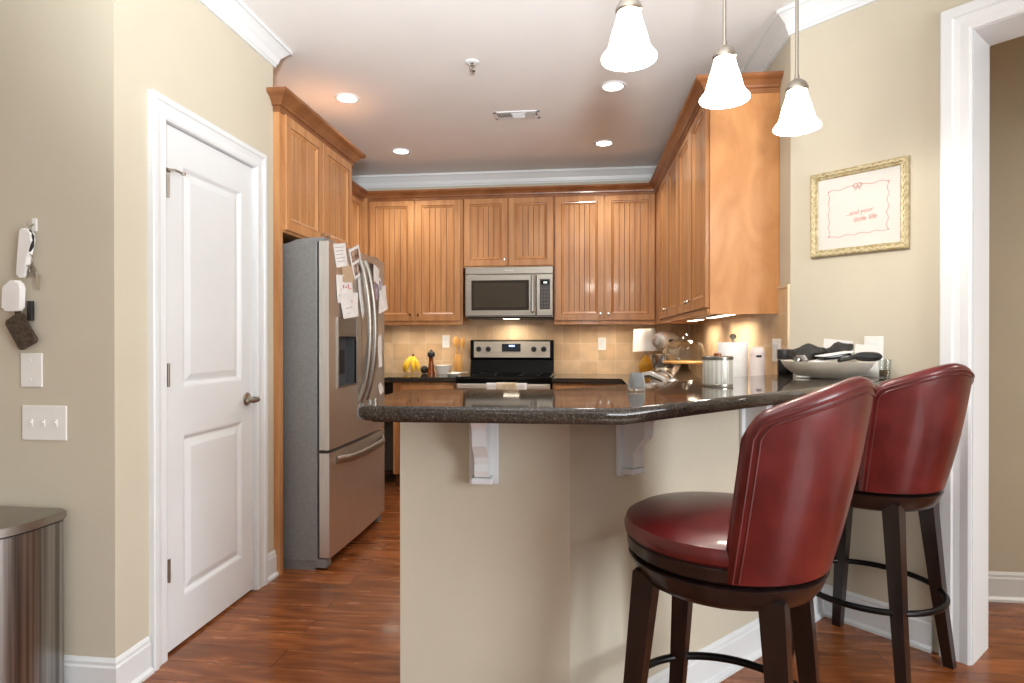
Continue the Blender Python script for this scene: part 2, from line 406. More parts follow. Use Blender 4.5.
# crown mouldings
cm = [(0, H), (0, H-.107), (.012, H-.107), (.012, H-.094), (.018, H-.09), (.026, H-.06), (.05, H-.03), (.062, H-.018), (.072, H-.018), (.072, H)]
def crown(name, path):
    b = MB(); b.sweep(path, cm); return struct(b.build(name, M_white))
crown('trim_1', [(RX0, YP0), (XP, YP0), (XP, YP1), (XL, YP1), (XL, YB), (XR, YB), (XR, DS-XR), dpt(3.4)])

# ------------------------------------------------------------------ pantry door
# wall-plane matrix: local (u along wall, v out of wall, w up)
def casing(name, Mx, u0, u1, z1, w=.078):
    """flat casing round three sides of an opening; profile swept in the wall plane"""
    prof = [(-.005, 0), (-.005, .012), (.004, .017), (.03, .015), (.05, .018), (.056, .024), (w-.004, .024), (w, .020), (w, 0)]
    b = MB(); b.X = Mx @ Matrix(((1,0,0,0),(0,0,1,0),(0,1,0,0),(0,0,0,1)))
    b.sweep([(u1, 0), (u1, z1), (u0, z1), (u0, 0)], prof)
    return b
MP = Matrix(((0,1,0,XP),(1,0,0,0),(0,0,1,0),(0,0,0,1)))           # u -> +Y, v -> +X
b = casing('trim_2', MP, DY0, DY1, DZ)
b.X = Matrix.Identity(4)
b.box(XP-.12, DY0-.001, 0, XP+.001, DY0+.006, DZ); b.box(XP-.12, DY1-.006, 0, XP+.001, DY1+.001, DZ); b.box(XP-.12, DY0, DZ-.006, XP+.001, DY1, DZ+.001)
struct(b.build('trim_2', M_white))
def panel_door(b, w, h, panels, t=.035):
    """slab from y=0 (front) with raised-and-fielded recesses; front faces -Y"""
    xs = sorted({0, w} | {p[0] for p in panels} | {p[2] for p in panels}); zs = sorted({0, h} | {p[1] for p in panels} | {p[3] for p in panels})
    inp = lambda x, z: any(p[0] < x < p[2] and p[1] < z < p[3] for p in panels)
    for i in range(len(xs)-1):
        for j in range(len(zs)-1):
            if not inp((xs[i]+xs[i+1])/2, (zs[j]+zs[j+1])/2):
                b.poly([(xs[i],0,zs[j]),(xs[i+1],0,zs[j]),(xs[i+1],0,zs[j+1]),(xs[i],0,zs[j+1])])
    for x0, z0, x1, z1 in panels:
        rings = [[(x0+o, y, z0+o), (x1-o, y, z0+o), (x1-o, y, z1-o), (x0+o, y, z1-o)] for o, y in ((0,0),(.008,.002),(.02,.012),(.026,.012),(.05,.004),(.055,.003))]
        for A, B in zip(rings, rings[1:]):
            for k in range(4): b.poly([A[k], A[(k+1)%4], B[(k+1)%4], B[k]])
        b.poly(rings[-1])
    for a in (((0,0,0),(0,t,0),(0,t,h),(0,0,h)), ((w,0,0),(w,t,0),(w,t,h),(w,0,h)), ((0,0,0),(w,0,0),(w,t,0),(0,t,0)), ((0,0,h),(w,0,h),(w,t,h),(0,t,h)), ((0,t,0),(w,t,0),(w,t,h),(0,t,h))): b.poly(a)
    bmesh.ops.remove_doubles(b.bm, verts=b.bm.verts[:], dist=.0002)
MD = Matrix(((0,-1,0,XP-.006),(1,0,0,DY0+.008),(0,0,1,.012),(0,0,0,1)))   # local x -> +Y, local -y -> +X
b = MB(); b.X = MD
W_, H_ = DY1-DY0-.016, DZ-.022
panel_door(b, W_, H_, [(.115, .18, W_-.095, .83), (.115, 1.02, W_-.095, 1.91)])
door = struct(b.build('door_1', M_white))
for z in (.335, 1.088, 1.815):
    b = MB(); b.lathe([(0, z-.045), (.006, z-.045), (.006, z+.045), (0, z+.045)], (XP+.010, DY0+.016, 0), 10)
    b.box(XP-.006, DY0+.010, z-.043, XP+.006, DY0+.020, z+.043)
    b.build('hinge', M_nickel, door)
b = MB(); b.tube([(XP+.006, DY0+.008, 1.876), (XP+.03, DY0+.03, 1.878), (XP+.04, DY0+.062, 1.872)], .005, 8)
b.lathe([(0, 0), (.009, 0), (.009, .01), (0, .01)], (XP+.04, DY0+.064, 1.867), 10); b.box(XP, DY0-.008, 1.866, XP+.016, DY0+.022, 1.880)
b.build('door_stop', M_nickel, door)
b = MB(); ky, kz = 2.709, .94
b.lathe([(0, 0), (.032, 0), (.03, .006), (.014, .012), (.012, .04), (0, .04)], (XP-.006, ky, kz), 24, 'x')
b.tube([(XP+.036, ky+.012, kz), (XP+.050, ky, kz-.002), (XP+.050, ky-.04, kz-.006), (XP+.046, ky-.085, kz)], [.011, .012, .010, .007], 10)
b.build('lever_handle', M_nickel, door, smooth=True)

# doorway casing in the diagonal wall
MDg = Matrix(((q, -q, 0, 0), (-q, -q, 0, DS), (0, 0, 1, 0), (0, 0, 0, 1)))   # u along wall (+x,-y), v out to the room
u_ = lambda x: x*sqrt(2)
b = casing('trim_3', MDg, u_(OX0), u_(OX1), OZ, .094)
b.X = Matrix.Identity(4)
b.prism([dpt(OX0, -.001), dpt(OX0+.006, -.001), dpt(OX0+.006, T), dpt(OX0, T)], 0, OZ)
b.prism([dpt(OX1-.006, -.001), dpt(OX1, -.001), dpt(OX1, T), dpt(OX1-.006, T)], 0, OZ)
b.prism([dpt(OX0, -.001), dpt(OX1, -.001), dpt(OX1, T), dpt(OX0, T)], OZ-.008, OZ)
struct(b.build('trim_3', M_white))

# tile backsplash
b = MB(); b.box(XL+.008, YB-.008, .914, XR, YB, 1.40); struct(b.build('wall_backsplash_rear', M_tileb))
b = MB(); b.box(XR-.008, DS-XR+.012, .914, XR, YB-.008, 1.39); b.box(XR-.008, DS-XR+.012, 1.39, XR, 3.085, 1.468); struct(b.build('wall_backsplash_side', M_tiler))
b = MB(); b.box(XR-.012, DS-XR+.012, 1.4685, XR, 3.085, 1.482); b.box(XR-.012, DS-XR+.002, 1.068, XR, DS-XR+.0115, 1.482)
struct(b.build('trim_4', mat('tile_border', S(206,186,152), .4)))

# ================================================================== CABINETS
def bead_door(b, x0, z0, w, h, y=0, t=.02):
    """local, front towards -y; material 0 wood, 1 glaze"""
    st = .057; b.mi = 0; F = y-t
    X0, X1, Z0, Z1 = x0, x0+w, z0, z0+h
    e = .004
    # rounded outer edge ring then frame face, inner ogee, panel
    rings = [[(X0+o, yy, Z0+o), (X1-o, yy, Z0+o), (X1-o, yy, Z1-o), (X0+o, yy, Z1-o)] for o, yy in ((0, y), (0, F+e), (e, F), (st-.004, F), (st, F+.003), (st+.005, F+.004), (st+.018, F+.014))]
    for n_, (A, B) in enumerate(zip(rings, rings[1:])):
        b.mi = 1 if n_ in (3,) else 0
        for k in range(4): b.poly([A[k], A[(k+1)%4], B[(k+1)%4], B[k]])
    b.mi = 0
    px0, px1, pz0, pz1 = X0+st+.018, X1-st-.018, Z0+st+.018, Z1-st-.018; pf = F+.014
    n = max(3, round((px1-px0)/.046)); s = (px1-px0)/n; g = .002
    for i in range(n):
        a, c = px0+i*s+(g if i else 0), px0+(i+1)*s-(g if i < n-1 else 0)
        b.mi = 0; b.poly([(a, pf, pz0), (c, pf, pz0), (c, pf, pz1), (a, pf, pz1)])
        if i < n-1:
            m = px0+(i+1)*s; b.mi = 1
            b.poly([(c, pf, pz0), (m, pf+.004, pz0), (m, pf+.004, pz1), (c, pf, pz1)]); b.poly([(m, pf+.004, pz0), (m+g, pf, pz0), (m+g, pf, pz1), (m, pf+.004, pz1)])
    b.mi = 0
def knob(parent, X, x, z, y=-.02):
    b = MB(); b.X = X
    b.lathe([(0, 0), (.006, 0), (.005, -.008), (.009, -.014), (.0125, -.019), (.0115, -.024), (0, -.026)], (x, y, z), 14, 'y')
    b.build('knob', M_chrome, parent, smooth=True)
def cab_matrix(loc, rz): return Matrix.Translation(loc) @ Matrix.Rotation(rz, 4, 'Z')
def upper_cabinet(loc, rz, w, h, d, doors, label, group, rail=True, knobs=(), side=None, endmat=None, name='wall_cabinet'):
    """doors: list of (x0, w); local y=0 is the face frame; knobs: (door index, 'l'/'r')"""
    t = thing(name, label, 'cabinet', loc, rz, group)
    X = cab_matrix(loc, rz)
    b = MB(); b.X = X
    b.box(0, 0, 0, w, d, h)
    if rail: b.box(.0, -.012, -.022, w, .010, .004, .003)
    b.build('carcass', M_wood, t)
    for i, (x0, dw) in enumerate(doors):
        b = MB(); b.X = X; bead_door(b, x0, .012, dw, h-.03, 0)
        do = b.build('door', [M_wood, M_glaze], t)
        for k, sd in knobs:
            if k == i: knob(do, X, x0+.03 if sd == 'l' else x0+dw-.03, .012+.055)
    if endmat is not None:
        b = MB(); b.X = X
        x = endmat
        b.box(x-.006, -.001, -.022, x+.006, d, h); b.build('end_panel', M_panelend, t)
    return t
UZ = 1.372; UF = 5.13; UD = YB-UF-.002
G1 = 'beadboard wall cabinets'
UH = 2.462-UZ
upper_cabinet((-1.862, UF, UZ), 0, .845, UH, UD, [(.012, .402), (.426, .402)], 'double-door maple wall cabinet between the refrigerator and the microwave, above the bananas', G1, knobs=((0,'r'),(1,'l')))
upper_cabinet((-1.011, UF, 1.845), 0, .782, 2.462-1.845, UD, [(.006, .382), (.396, .382)], 'short double-door maple wall cabinet directly over the microwave', G1, rail=False, knobs=((0,'r'),))
upper_cabinet((-.224, UF, UZ), 0, .844, UH, UD, [(.006, .412), (.426, .412)], 'double-door maple wall cabinet right of the microwave, on the rear wall', G1, knobs=((0,'r'),(1,'l')))
RF = .64
RDp = XR-RF-.002
t_near = upper_cabinet((RF, 3.99, UZ), -pi/2, .90, UH, RDp, [(.018, .425), (.459, .425)], 'right-hand wall cabinet with the exposed end panel, nearest the pendant lamps', G1, knobs=((0,'r'),(1,'l')), endmat=.906)
upper_cabinet((RF, 4.865, UZ), -pi/2, .87, UH, RDp, [(.018, .405), (.447, .405)], 'right-hand wall cabinet in the rear corner, over the stand mixer', G1, knobs=((0,'r'),(1,'l')))
# corner fillers belong to the corner run
b = MB(); b.box(RF-.018, 4.866, UZ-.022, RF+.3, YB-.002, 2.462); b.box(.622, UF, UZ-.022, RF, UF+.02, 2.462)
tag(b.build('corner_filler', M_wood, loc=(RF, 5.0, UZ)), 'plain maple corner filler where the rear and right-hand wall cabinets meet', 'cabinet')
upper_cabinet((-1.92, 4.03, UZ), pi/2, 1.06, UH, .328, [(.02, .50), (.535, .50)], 'left-hand wall cabinet mostly hidden behind the refrigerator surround', G1, knobs=())
b = MB(); b.box(-1.938, 5.093, UZ-.022, -1.862, UF+.02, 2.462); b.box(-2.2, UF+.02, UZ, -1.865, YB-.003, 2.462)
tag(b.build('corner_filler', M_wood, loc=(-1.9, 5.11, UZ)), 'plain maple corner filler where the left and rear wall cabinets meet', 'cabinet')
# crown on the three-sided run
cc = [(0, -.03), (.006, -.03), (.006, -.004), (.016, .0), (.018, .012), (.034, .034), (.052, .044), (.058, .052), (.058, .066), (0, .066)]
b = MB(); b.sweep([(-1.90, 3.96), (-1.90, UF-.02), (RF-.02, UF-.02), (RF-.02, 3.079), (XR-.001, 3.079)], [(o, u*.85+2.461) for o, u in cc])
tag(b.build('cabinet_crown', M_woodd, loc=(-.6, UF, 2.46)), 'continuous stained crown moulding on top of the rear and right-hand wall cabinets', 'crown moulding')

# refrigerator surround: side panels, cabinet over the fridge, crown
FX = -1.55
t = thing('refrigerator_surround', 'deep maple cabinet and side panel enclosing the stainless refrigerator', 'cabinet', (-1.9, 3.45, 0))
b = MB(); b.box(XL+.003, 2.953, 0, FX, 2.985, 2.44); b.build('side_panel', M_wood, t)
b = MB(); b.box(XL+.003, 3.925, 0, FX-.02, 3.95, 2.44); b.build('side_panel', M_wood, t)
b = MB(); b.box(XL+.003, 2.985, 1.79, FX-.005, 3.925, 2.44); b.build('carcass', M_wood, t)
XF = cab_matrix((FX-.005, 2.985, 1.79), pi/2)
for i, x0 in enumerate((.012, .474)):
    b = MB(); b.X = XF; bead_door(b, x0, .012, .45, .605, 0); do = b.build('door', [M_wood, M_glaze], t)
    knob(do, XF, x0+.42 if i == 0 else x0+.03, .012+.045)
b = MB(); b.sweep([(XP+.001, 2.953), (FX, 2.953), (FX, 3.95), (-1.70, 3.95)], [(o*1.25, u+2.435) for o, u in cc]); b.build('crown', M_woodd, t)

# base cabinets
def base_cabinet(loc, rz, w, d, doors, drawers, label, name='base_cabinet'):
    t = thing(name, label, 'cabinet', loc, rz, 'base cabinets'); X = cab_matrix(loc, rz)
    b = MB(); b.X = X; b.box(0, 0, .105, w, d, .872); b.build('carcass', M_wood, t)
    b = MB(); b.X = X; b.box(0, .07, 0, w, d, .105); b.build('toe_kick', M_glaze, t)
    for x0, dw in drawers:
        b = MB(); b.X = X; b.box(x0, -.02, .70, x0+dw, 0, .85, .006); do = b.build('drawer', M_wood, t); knob(do, X, x0+dw/2, .775)
    for i, (x0, dw) in enumerate(doors):
        b = MB(); b.X = X; bead_door(b, x0, .125, dw, .56, 0); do = b.build('door', [M_wood, M_glaze], t); knob(do, X, x0+.03 if i % 2 else x0+dw-.03, .64)
    return t
BF = 4.84
base_cabinet((-1.55, BF, 0), 0, .542, YB-BF-.003, [(.06, .22), (.30, .22)], [(.06, .46)], 'base cabinet left of the range, under the bananas')
base_cabinet((-.226, BF, 0), 0, .56, YB-BF-.003, [(.02, .255), (.285, .255)], [(.02, .52)], 'base cabinet right of the range, behind the bar')
base_cabinet((-1.62, 3.96, 0), pi/2, .86, .62, [(.03, .36), (.42, .36)], [(.03, .75)], 'left-hand base cabinet hidden beyond the refrigerator')
base_cabinet((.37, 4.80, 0), -pi/2, 1.52, .59, [(.02, .36), (.40, .36), (.78, .36), (1.15, .36)], [(.02, .74), (.78, .73)], 'right-hand base cabinet under the cake stand and mixer')
t = thing('base_cabinet', 'corner base cabinet behind the peninsula half wall, under the kitchen faucet', 'cabinet', (0, 2.3, 0), 0, 'base cabinets')
b = MB(); b.prism([(-.52, 1.845), (-.161, 1.845), (.95, 2.956), (.962, 3.24), (.37, 3.24), (-.36, 2.45), (-.52, 2.45)], .1, .872); b.build('carcass', M_wood, t)
b = MB(); b.prism([(-.50, 1.86), (-.17, 1.86), (.93, 2.95), (.95, 3.2), (.40, 3.2), (-.33, 2.40), (-.50, 2.40)], 0, .1); b.build('toe_kick', M_glaze, t)

# worktops
b = MB(); b.prism([(XL+.01, 3.955), (-1.59, 3.955), (-1.59, 4.80), (-1.002, 4.80), (-1.002, YB-.009), (XL+.01, YB-.009)], .873, .914, .012)
tag(b.build('countertop', M_granite, loc=(-1.5, 5.1, .873)), 'dark granite countertop left of the range carrying bananas and pepper mill', 'countertop', 'granite countertops')
b = MB(); b.prism([(-.545, 1.843), (-.162, 1.843), (.952, 2.957), (XR-.009, 2.97), (XR-.009, YB-.009), (-.232, YB-.009), (-.232, 4.80), (.33, 4.80), (.33, 3.26), (-.42, 2.50), (-.545, 2.50)], .873, .914, .012)
tag(b.build('countertop', M_granite, loc=(.5, 4, .873)), 'dark granite countertop right of the range with lamp and mixer', 'countertop', 'granite countertops')

# raised bar top
BY0, BY1, BK = 1.38, 1.86, -1.28
bk2 = BK-.48*sqrt(2)
def rounded(poly, radii, n=6):
    out = []
    m = len(poly)
    for i, (p, r) in enumerate(zip(poly, radii)):
        if r == 0: out.append(p); continue
        P = Vector(p); A = (Vector(poly[i-1])-P).normalized(); B = (Vector(poly[(i+1) % m])-P).normalized()
        ang = A.angle(B); d = r/math.tan(ang/2); c = P+(A+B).normalized()*(r/sin(ang/2))
        s0 = P+A*d-c; s1 = P+B*d-c; a0 = atan2(s0.y, s0.x); a1 = atan2(s1.y, s1.x)
        da = (a1-a0+pi) % (2*pi)-pi
        for k in range(n+1): out.append((c.x+r*cos(a0+da*k/n), c.y+r*sin(a0+da*k/n)))
    return out
bar = rounded([(-.55, BY0), (BY0+BK, BY0), ((DS+BK)/2-.003, (DS-BK)/2-.003), ((DS+bk2)/2-.003, (DS-bk2)/2-.003), (BY1+bk2, BY1), (-.55, BY1)], [.06, 0, 0, 0, 0, .03])
b = MB(); b.prism(bar, 1.0285, 1.067, .015)
tag(b.build('breakfast_bar', M_granite, loc=(0, 1.6, 1.035)), 'raised dark granite breakfast bar on the beige half wall', 'countertop')

# corbels
def corbel(x, y, rz, label):
    t = thing('corbel', label, 'corbel', (x, y, .808), rz, 'white corbels under the bar')   # local: wall at y=0, projects to -y
    X = cab_matrix((x, y, .808), rz)
    b = MB(); b.X = X; b.box(-.043, -.014, 0, .043, 0, .2195, .003); b.build('back_plate', M_white, t)
    pts = [(0, .026)]
    prof = [(.014, .026), (.05, .028), (.056, .045), (.052, .065), (.058, .085), (.075, .105), (.092, .122), (.094, .145), (.096, .168), (.106, .182), (.116, .188), (.118, .198), (.118, .2195), (.014, .2195)]
    b = MB(); b.X = X @ Matrix(((0,0,1,0),(-1,0,0,0),(0,1,0,0),(0,0,0,1)))   # prism plane (out, up), extrude along local x
    b.prism(prof, -.020, .020); b.build('scroll', M_white, t)
    b = MB(); b.X = X; b.box(-.031, -.056, .008, .031, -.012, .026, .004); b.build('foot_moulding', M_white, t)
corbel(-.278, PF, 0, 'white scrolled corbel on the front face of the half wall')
corbel(.135, .135-PK, pi/4, 'scrolled corbel just right of the half wall corner, behind the near stool')
corbel(.622, .622-PK, pi/4, 'scrolled corbel mostly hidden by the near red stool back')

# ================================================================== APPLIANCES
# ---- refrigerator
t = thing('refrigerator', 'stainless french-door refrigerator covered in papers and photos', 'refrigerator', (-1.75, 3.475, 0))
FY0, FY1, FM = 3.03, 3.925, 3.4775
b = MB(); b.box(-2.20, FY0+.002, .05, -1.385, FY1-.012, 1.735, .004); b.build('body', M_fside, t)
b = MB(); b.box(-2.1, FY0+.01, .0, -1.40, FY1-.02, .05); b.box(-1.40, FY0+.004, .012, -1.335, FY0+.07, .062, .006); b.box(-1.40, FY1-.08, .012, -1.335, FY1-.014, .062, .006); b.box(-1.40, FY0+.07, .025, -1.36, FY1-.08, .06)
b.build('base_grille', M_fside, t)
for y0 in (FY0+.01, FY1-.16):
    b = MB(); b.X = Matrix.Identity(4)
    pr_ = [(-1.56, 1.735), (-1.50, 1.757), (-1.42, 1.765), (-1.345, 1.765), (-1.345, 1.75), (-1.385, 1.745), (-1.385, 1.735)]
    b.X = Matrix(((1,0,0,0),(0,0,1,0),(0,1,0,0),(0,0,0,1))); b.prism(pr_, y0, y0+.13); b.build('hinge_cover', M_fside, t)
def fdoor(y0, y1, z0, z1, hole=None):
    """door slab with gently bowed front, x from -1.372 (back) to about -1.31"""
    b = MB(); n = 10
    def fx(y): return -1.318+.012*(1-((y-FM)/(.45))**2)
    ys = [y0+(y1-y0)*i/n for i in range(n+1)]
    if hole: ys = sorted(set(ys) | {hole[0], hole[1]})
    zz = [z0, z1] if not hole else [z0, hole[2], hole[3], z1]
    for a, c in zip(ys, ys[1:]):
        for d, e in zip(zz, zz[1:]):
            if hole and hole[0]-1e-6 <= a and c <= hole[1]+1e-6 and d == hole[2]: continue
            b.poly([(fx(a), a, d), (fx(c), c, d), (fx(c), c, e), (fx(a), a, e)])
        b.poly([(fx(a), a, z1), (fx(c), c, z1), (-1.372, c, z1), (-1.372, a, z1)]); b.poly([(fx(a), a, z0), (fx(c), c, z0), (-1.372, c, z0), (-1.372, a, z0)])
    for y in (y0, y1): b.poly([(fx(y), y, z0), (-1.372, y, z0), (-1.372, y, z1), (fx(y), y, z1)])
    b.poly([(-1.372, y0, z0), (-1.372, y1, z0), (-1.372, y1, z1), (-1.372, y0, z1)])
    if hole:
        h0, h1, hz0, hz1 = hole; xb = -1.366
        b.mi = 1
        b.poly([(xb, h0, hz0), (xb, h1, hz0), (xb, h1, hz1), (xb, h0, hz1)])
        b.poly([(fx(h0), h0, hz0), (xb, h0, hz0), (xb, h0, hz1), (fx(h0), h0, hz1)]); b.poly([(fx(h1), h1, hz0), (xb, h1, hz0), (xb, h1, hz1), (fx(h1), h1, hz1)])
        b.poly([(fx(h0), h0, hz0), (fx(h1), h1, hz0), (xb, h1, hz0), (xb, h0, hz0)]); b.poly([(fx(h0), h0, hz1), (fx(h1), h1, hz1), (xb, h1, hz1), (xb, h0, hz1)])
    bmesh.ops.remove_doubles(b.bm, verts=b.bm.verts[:], dist=.0002)
    return b
DSP = (3.13, 3.385, .97, 1.24)
dl = fdoor(FY0, FM-.003, .64, 1.745, DSP).build('door', [M_steel, mat('dispenser_grey', S(78,80,83), .4)], t)
b = MB()
for a in ((DSP[0]-.012, DSP[2]-.012, DSP[1]+.012, DSP[2]), (DSP[0]-.012, DSP[2], DSP[0], 1.345), (DSP[1], DSP[2], DSP[1]+.012, 1.345)): b.box(-1.318, a[0], a[1], -1.303, a[2], a[3], .002)
b.box(-1.318, DSP[0], DSP[3], -1.304, DSP[1], 1.345, .003)
dp = b.build('dispenser_panel', M_steelh, dl)
b = MB(); b.box(-1.36, 3.22, 1.03, -1.335, 3.29, 1.17, .006); b.build('dispenser_paddle', M_rubber, dl)
dr = fdoor(FM+.003, FY1, .64, 1.745).build('door', M_steel, t)
fz = fdoor(FY0, FY1, .07, .622).build('freezer_drawer', M_steel, t)
def arc(y, z0, z1, x0, bow, n=14): return [(x0+bow*sin(pi*i/n)**.7, y, z0+(z1-z0)*i/n) for i in range(n+1)]
for y, par in ((FM-.04, dl), (FM+.05, dr)):
    b = MB(); b.tube(arc(y, .86, 1.70, -1.305, .062), .018, 12); b.build('handle', M_steelh, par, smooth=True)
b = MB(); n = 16
b.tube([(-1.305+.045*min(1, sin(pi*i/n)*2.2), 3.10+.75*i/n, .575-.012*sin(pi*i/n)) for i in range(n+1)], .011, 12, flat=2.0); b.build('handle', M_steelh, fz, smooth=True)

# papers held on the fridge doors (each a thin sheet of its own)
PX = [-1.3075]
def sheet(name, pts, m, label, cat='paper', marks=None, markm=None, curl=.004):
    PX[0] += .0008
    def fx(y): return max(-1.318+.012*(1-((y-FM)/(.45))**2), -1.3165)+.0015+(PX[0]+1.3075)
    c = [sum(p[i] for p in pts)/len(pts) for i in (0, 1)]
    b = MB(); n = 4
    A, B, C_, D_ = pts
    g = []
    for i in range(n+1):
        row = []
        for j in range(n+1):
            u, v = i/n, j/n
            y = (1-u)*((1-v)*A[0]+v*D_[0])+u*((1-v)*B[0]+v*C_[0]); z = (1-u)*((1-v)*A[1]+v*D_[1])+u*((1-v)*B[1]+v*C_[1])
            row.append((fx(y)+curl*v*v, y, z))
        g.append(row)
    for i in range(n):
        for j in range(n):
            fr = [g[i][j], g[i+1][j], g[i+1][j+1], g[i][j+1]]
            b.poly(fr); b.poly([(p[0]-.0006, p[1], p[2]) for p in fr])
    for row in ([g[i][0] for i in range(n+1)], [g[i][n] for i in range(n+1)], g[0], g[n]):
        for p, r in zip(row, row[1:]): b.poly([p, r, (r[0]-.0006, r[1], r[2]), (p[0]-.0006, p[1], p[2])])
    bmesh.ops.remove_doubles(b.bm, verts=b.bm.verts[:], dist=.00005)
    x0 = fx(c[0]); o = b.build(name, m, loc=(x0, c[0], c[1])); tag(o, label, cat, 'papers on the refrigerator')
    if marks:
        for nm, mm, quads in marks:
            for (u0, v0, u1, v1) in quads:
                b = MB(); P = []
                for u, v in ((u0, v0), (u1, v0), (u1, v1), (u0, v1)):
                    y = (1-u)*((1-v)*A[0]+v*D_[0])+u*((1-v)*B[0]+v*C_[0]); z = (1-u)*((1-v)*A[1]+v*D_[1])+u*((1-v)*B[1]+v*C_[1])
                    P.append((fx(y)+curl*v*v+.0007, y, z))
                b.poly(P); b.poly([(p[0]-.0006, p[1], p[2]) for p in P])
                b.build(nm, mm, o)
    return o
lines = lambda rows: [(.12, v, .85-.2*((i*7) % 3)/2, v+.02) for i, v in enumerate(rows)]
sheet('fridge_paper', [(3.076,1.734),(3.227,1.764),(3.255,1.639),(3.109,1.612)], M_paper, 'small white note at the top left of the refrigerator doors', marks=[('writing', M_ltgrey, lines((.15,.3,.45,.6,.75)))])
sheet('fridge_photo', [(3.184,1.63),(3.345,1.649),(3.329,1.555),(3.184,1.542)], M_beige, 'tan photo half hidden under the photo strip on the refrigerator', 'photo')
sheet('photo_strip', [(3.27,1.731),(3.417,1.786),(3.489,1.621),(3.345,1.569)], M_paper, 'white bordered strip of two photos stuck askew on the refrigerator', 'photo', marks=[('picture', M_photo, [(.12,.1,.88,.45),(.12,.54,.88,.9)])])
sheet('fridge_paper', [(3.105,1.573),(3.208,1.583),(3.207,1.433),(3.115,1.422)], M_paper, 'white sheet hanging below the top left note on the refrigerator', marks=[('drawing', M_pink, [(.5,.5,.62,.56),(.3,.7,.36,.78)])])
sheet('fridge_drawing', [(3.16,1.535),(3.314,1.552),(3.314,1.485),(3.169,1.474)], M_paper, 'white sheet with pink doodles just above the largest paper on the refrigerator', 'drawing', marks=[('doodle', M_pink, [(.15,.2,.25,.5),(.35,.35,.5,.45),(.6,.15,.68,.55),(.75,.5,.9,.6)])])
sheet('fridge_paper', [(3.40,1.58),(3.455,1.60),(3.46,1.40),(3.42,1.35)], M_paper, 'narrow curled white paper beside the left refrigerator handle', curl=.02)
sheet('fridge_drawing', [(3.149,1.478),(3.40,1.50),(3.375,1.361),(3.169,1.337)], M_paper, 'largest white paper above the refrigerator water dispenser, with faint marks', 'drawing', marks=[('doodle', M_pink, [(.6,.3,.64,.42),(.52,.55,.56,.62)]), ('pencil_line', M_ltgrey, [(.2,.6,.5,.62),(.25,.8,.45,.815)])], curl=.012)
sheet('fridge_photo', [(3.60,1.70),(3.665,1.70),(3.675,1.60),(3.61,1.59)], M_darkp, 'dark print at the top of the right refrigerator door, beside the handle', 'photo')
sheet('fridge_paper', [(3.669,1.70),(3.785,1.68),(3.747,1.576),(3.657,1.593)], M_paper, 'white card tilted at the top of the right refrigerator door')
sheet('fridge_photo', [(3.644,1.58),(3.745,1.57),(3.755,1.48),(3.65,1.48)], M_purple, 'mauve printed card below the tilted card on the right refrigerator door', 'photo')
sheet('fridge_card', [(3.751,1.628),(3.82,1.62),(3.834,1.528),(3.76,1.52)], M_paper, 'small pale card left of the far edge sheet on the right refrigerator door', 'card', marks=[('picture', M_purple, [(.2,.2,.8,.8)])])
sheet('fridge_paper', [(3.80,1.57),(3.92,1.59),(3.92,1.43),(3.717,1.385)], M_paper, 'white sheet at the far edge of the right refrigerator door', curl=.015)
sheet('fridge_paper', [(3.735,1.24),(3.82,1.26),(3.822,1.05),(3.748,1.04)], M_paper, 'long white slip low on the right refrigerator door')
sheet('fridge_paper', [(3.74,.93),(3.80,.945),(3.86,.89),(3.77,.86)], M_paper, 'lowest white slip on the right refrigerator door, beside the bar end')

# ---- range
RXa, RXb, RYf = -.995, -.238, 4.725
t = thing('range', 'black and stainless electric range with a towel on its oven handle', 'stove', (-.617, 5.0, 0))
b = MB(); b.box(RXa, 4.79, 0, RXb, YB-.012, .905); b.build('body', M_black, t)
b = MB(); b.box(RXa-.001, RYf, .905, RXb+.001, YB-.03, .928, .004); ct = b.build('cooktop', M_blackg, t)
for cx, cy, r in ((-.80, 4.95, .10), (-.42, 4.95, .085), (-.80, 5.22, .075), (-.42, 5.22, .09)): b = MB(); b.lathe([(r-.004, .9284), (r, .9286), (r+.003, .9284)], (cx, cy, 0), 32); b.build('burner_ring', M_rubber, ct)
b = MB(); b.box(RXa, 4.735, .872, RXb, 4.79, .905, .003); b.build('front_trim', M_black, t)
b = MB(); b.box(RXa+.004, 4.745, .24, RXb-.004, 4.79, .868, .004); od = b.build('oven_door', M_rgs, t)
b = MB(); b.box(RXa+.09, 4.743, .36, RXb-.09, 4.75, .74); b.build('oven_window', M_blackg, od)
b = MB(); b.box(RXa+.012, 4.692, .832, RXb-.012, 4.712, .872, .007); b.box(RXa+.03, 4.712, .84, RXa+.06, 4.747, .864); b.box(RXb-.06, 4.712, .84, RXb-.03, 4.747, .864); b.build('oven_handle', M_rgs, od)
b = MB(); b.box(RXa+.004, 4.75, .05, RXb-.004, 4.79, .23, .004); b.build('drawer', M_rgs, t)
b = MB(); b.X = Matrix(((0,0,1,0),(1,0,0,0),(0,1,0,0),(0,0,0,1)))
b.prism([(5.345, .928), (5.375, 1.04), (5.352, 1.055), (5.36, 1.215), (5.43, 1.222), (5.43, .928)], RXa+.002, RXb-.002); bg = b.build('backguard', M_black, t)
b = MB(); b.poly([(RXa+.035, 5.3505, 1.062), (RXb-.035, 5.3505, 1.062), (RXb-.035, 5.3585, 1.205), (RXa+.035, 5.3585, 1.205)])
b.box(RXa+.035, 5.348, 1.062, RXb-.035, 5.3535, 1.205, .001); cp = b.build('control_panel', M_rgs, bg)
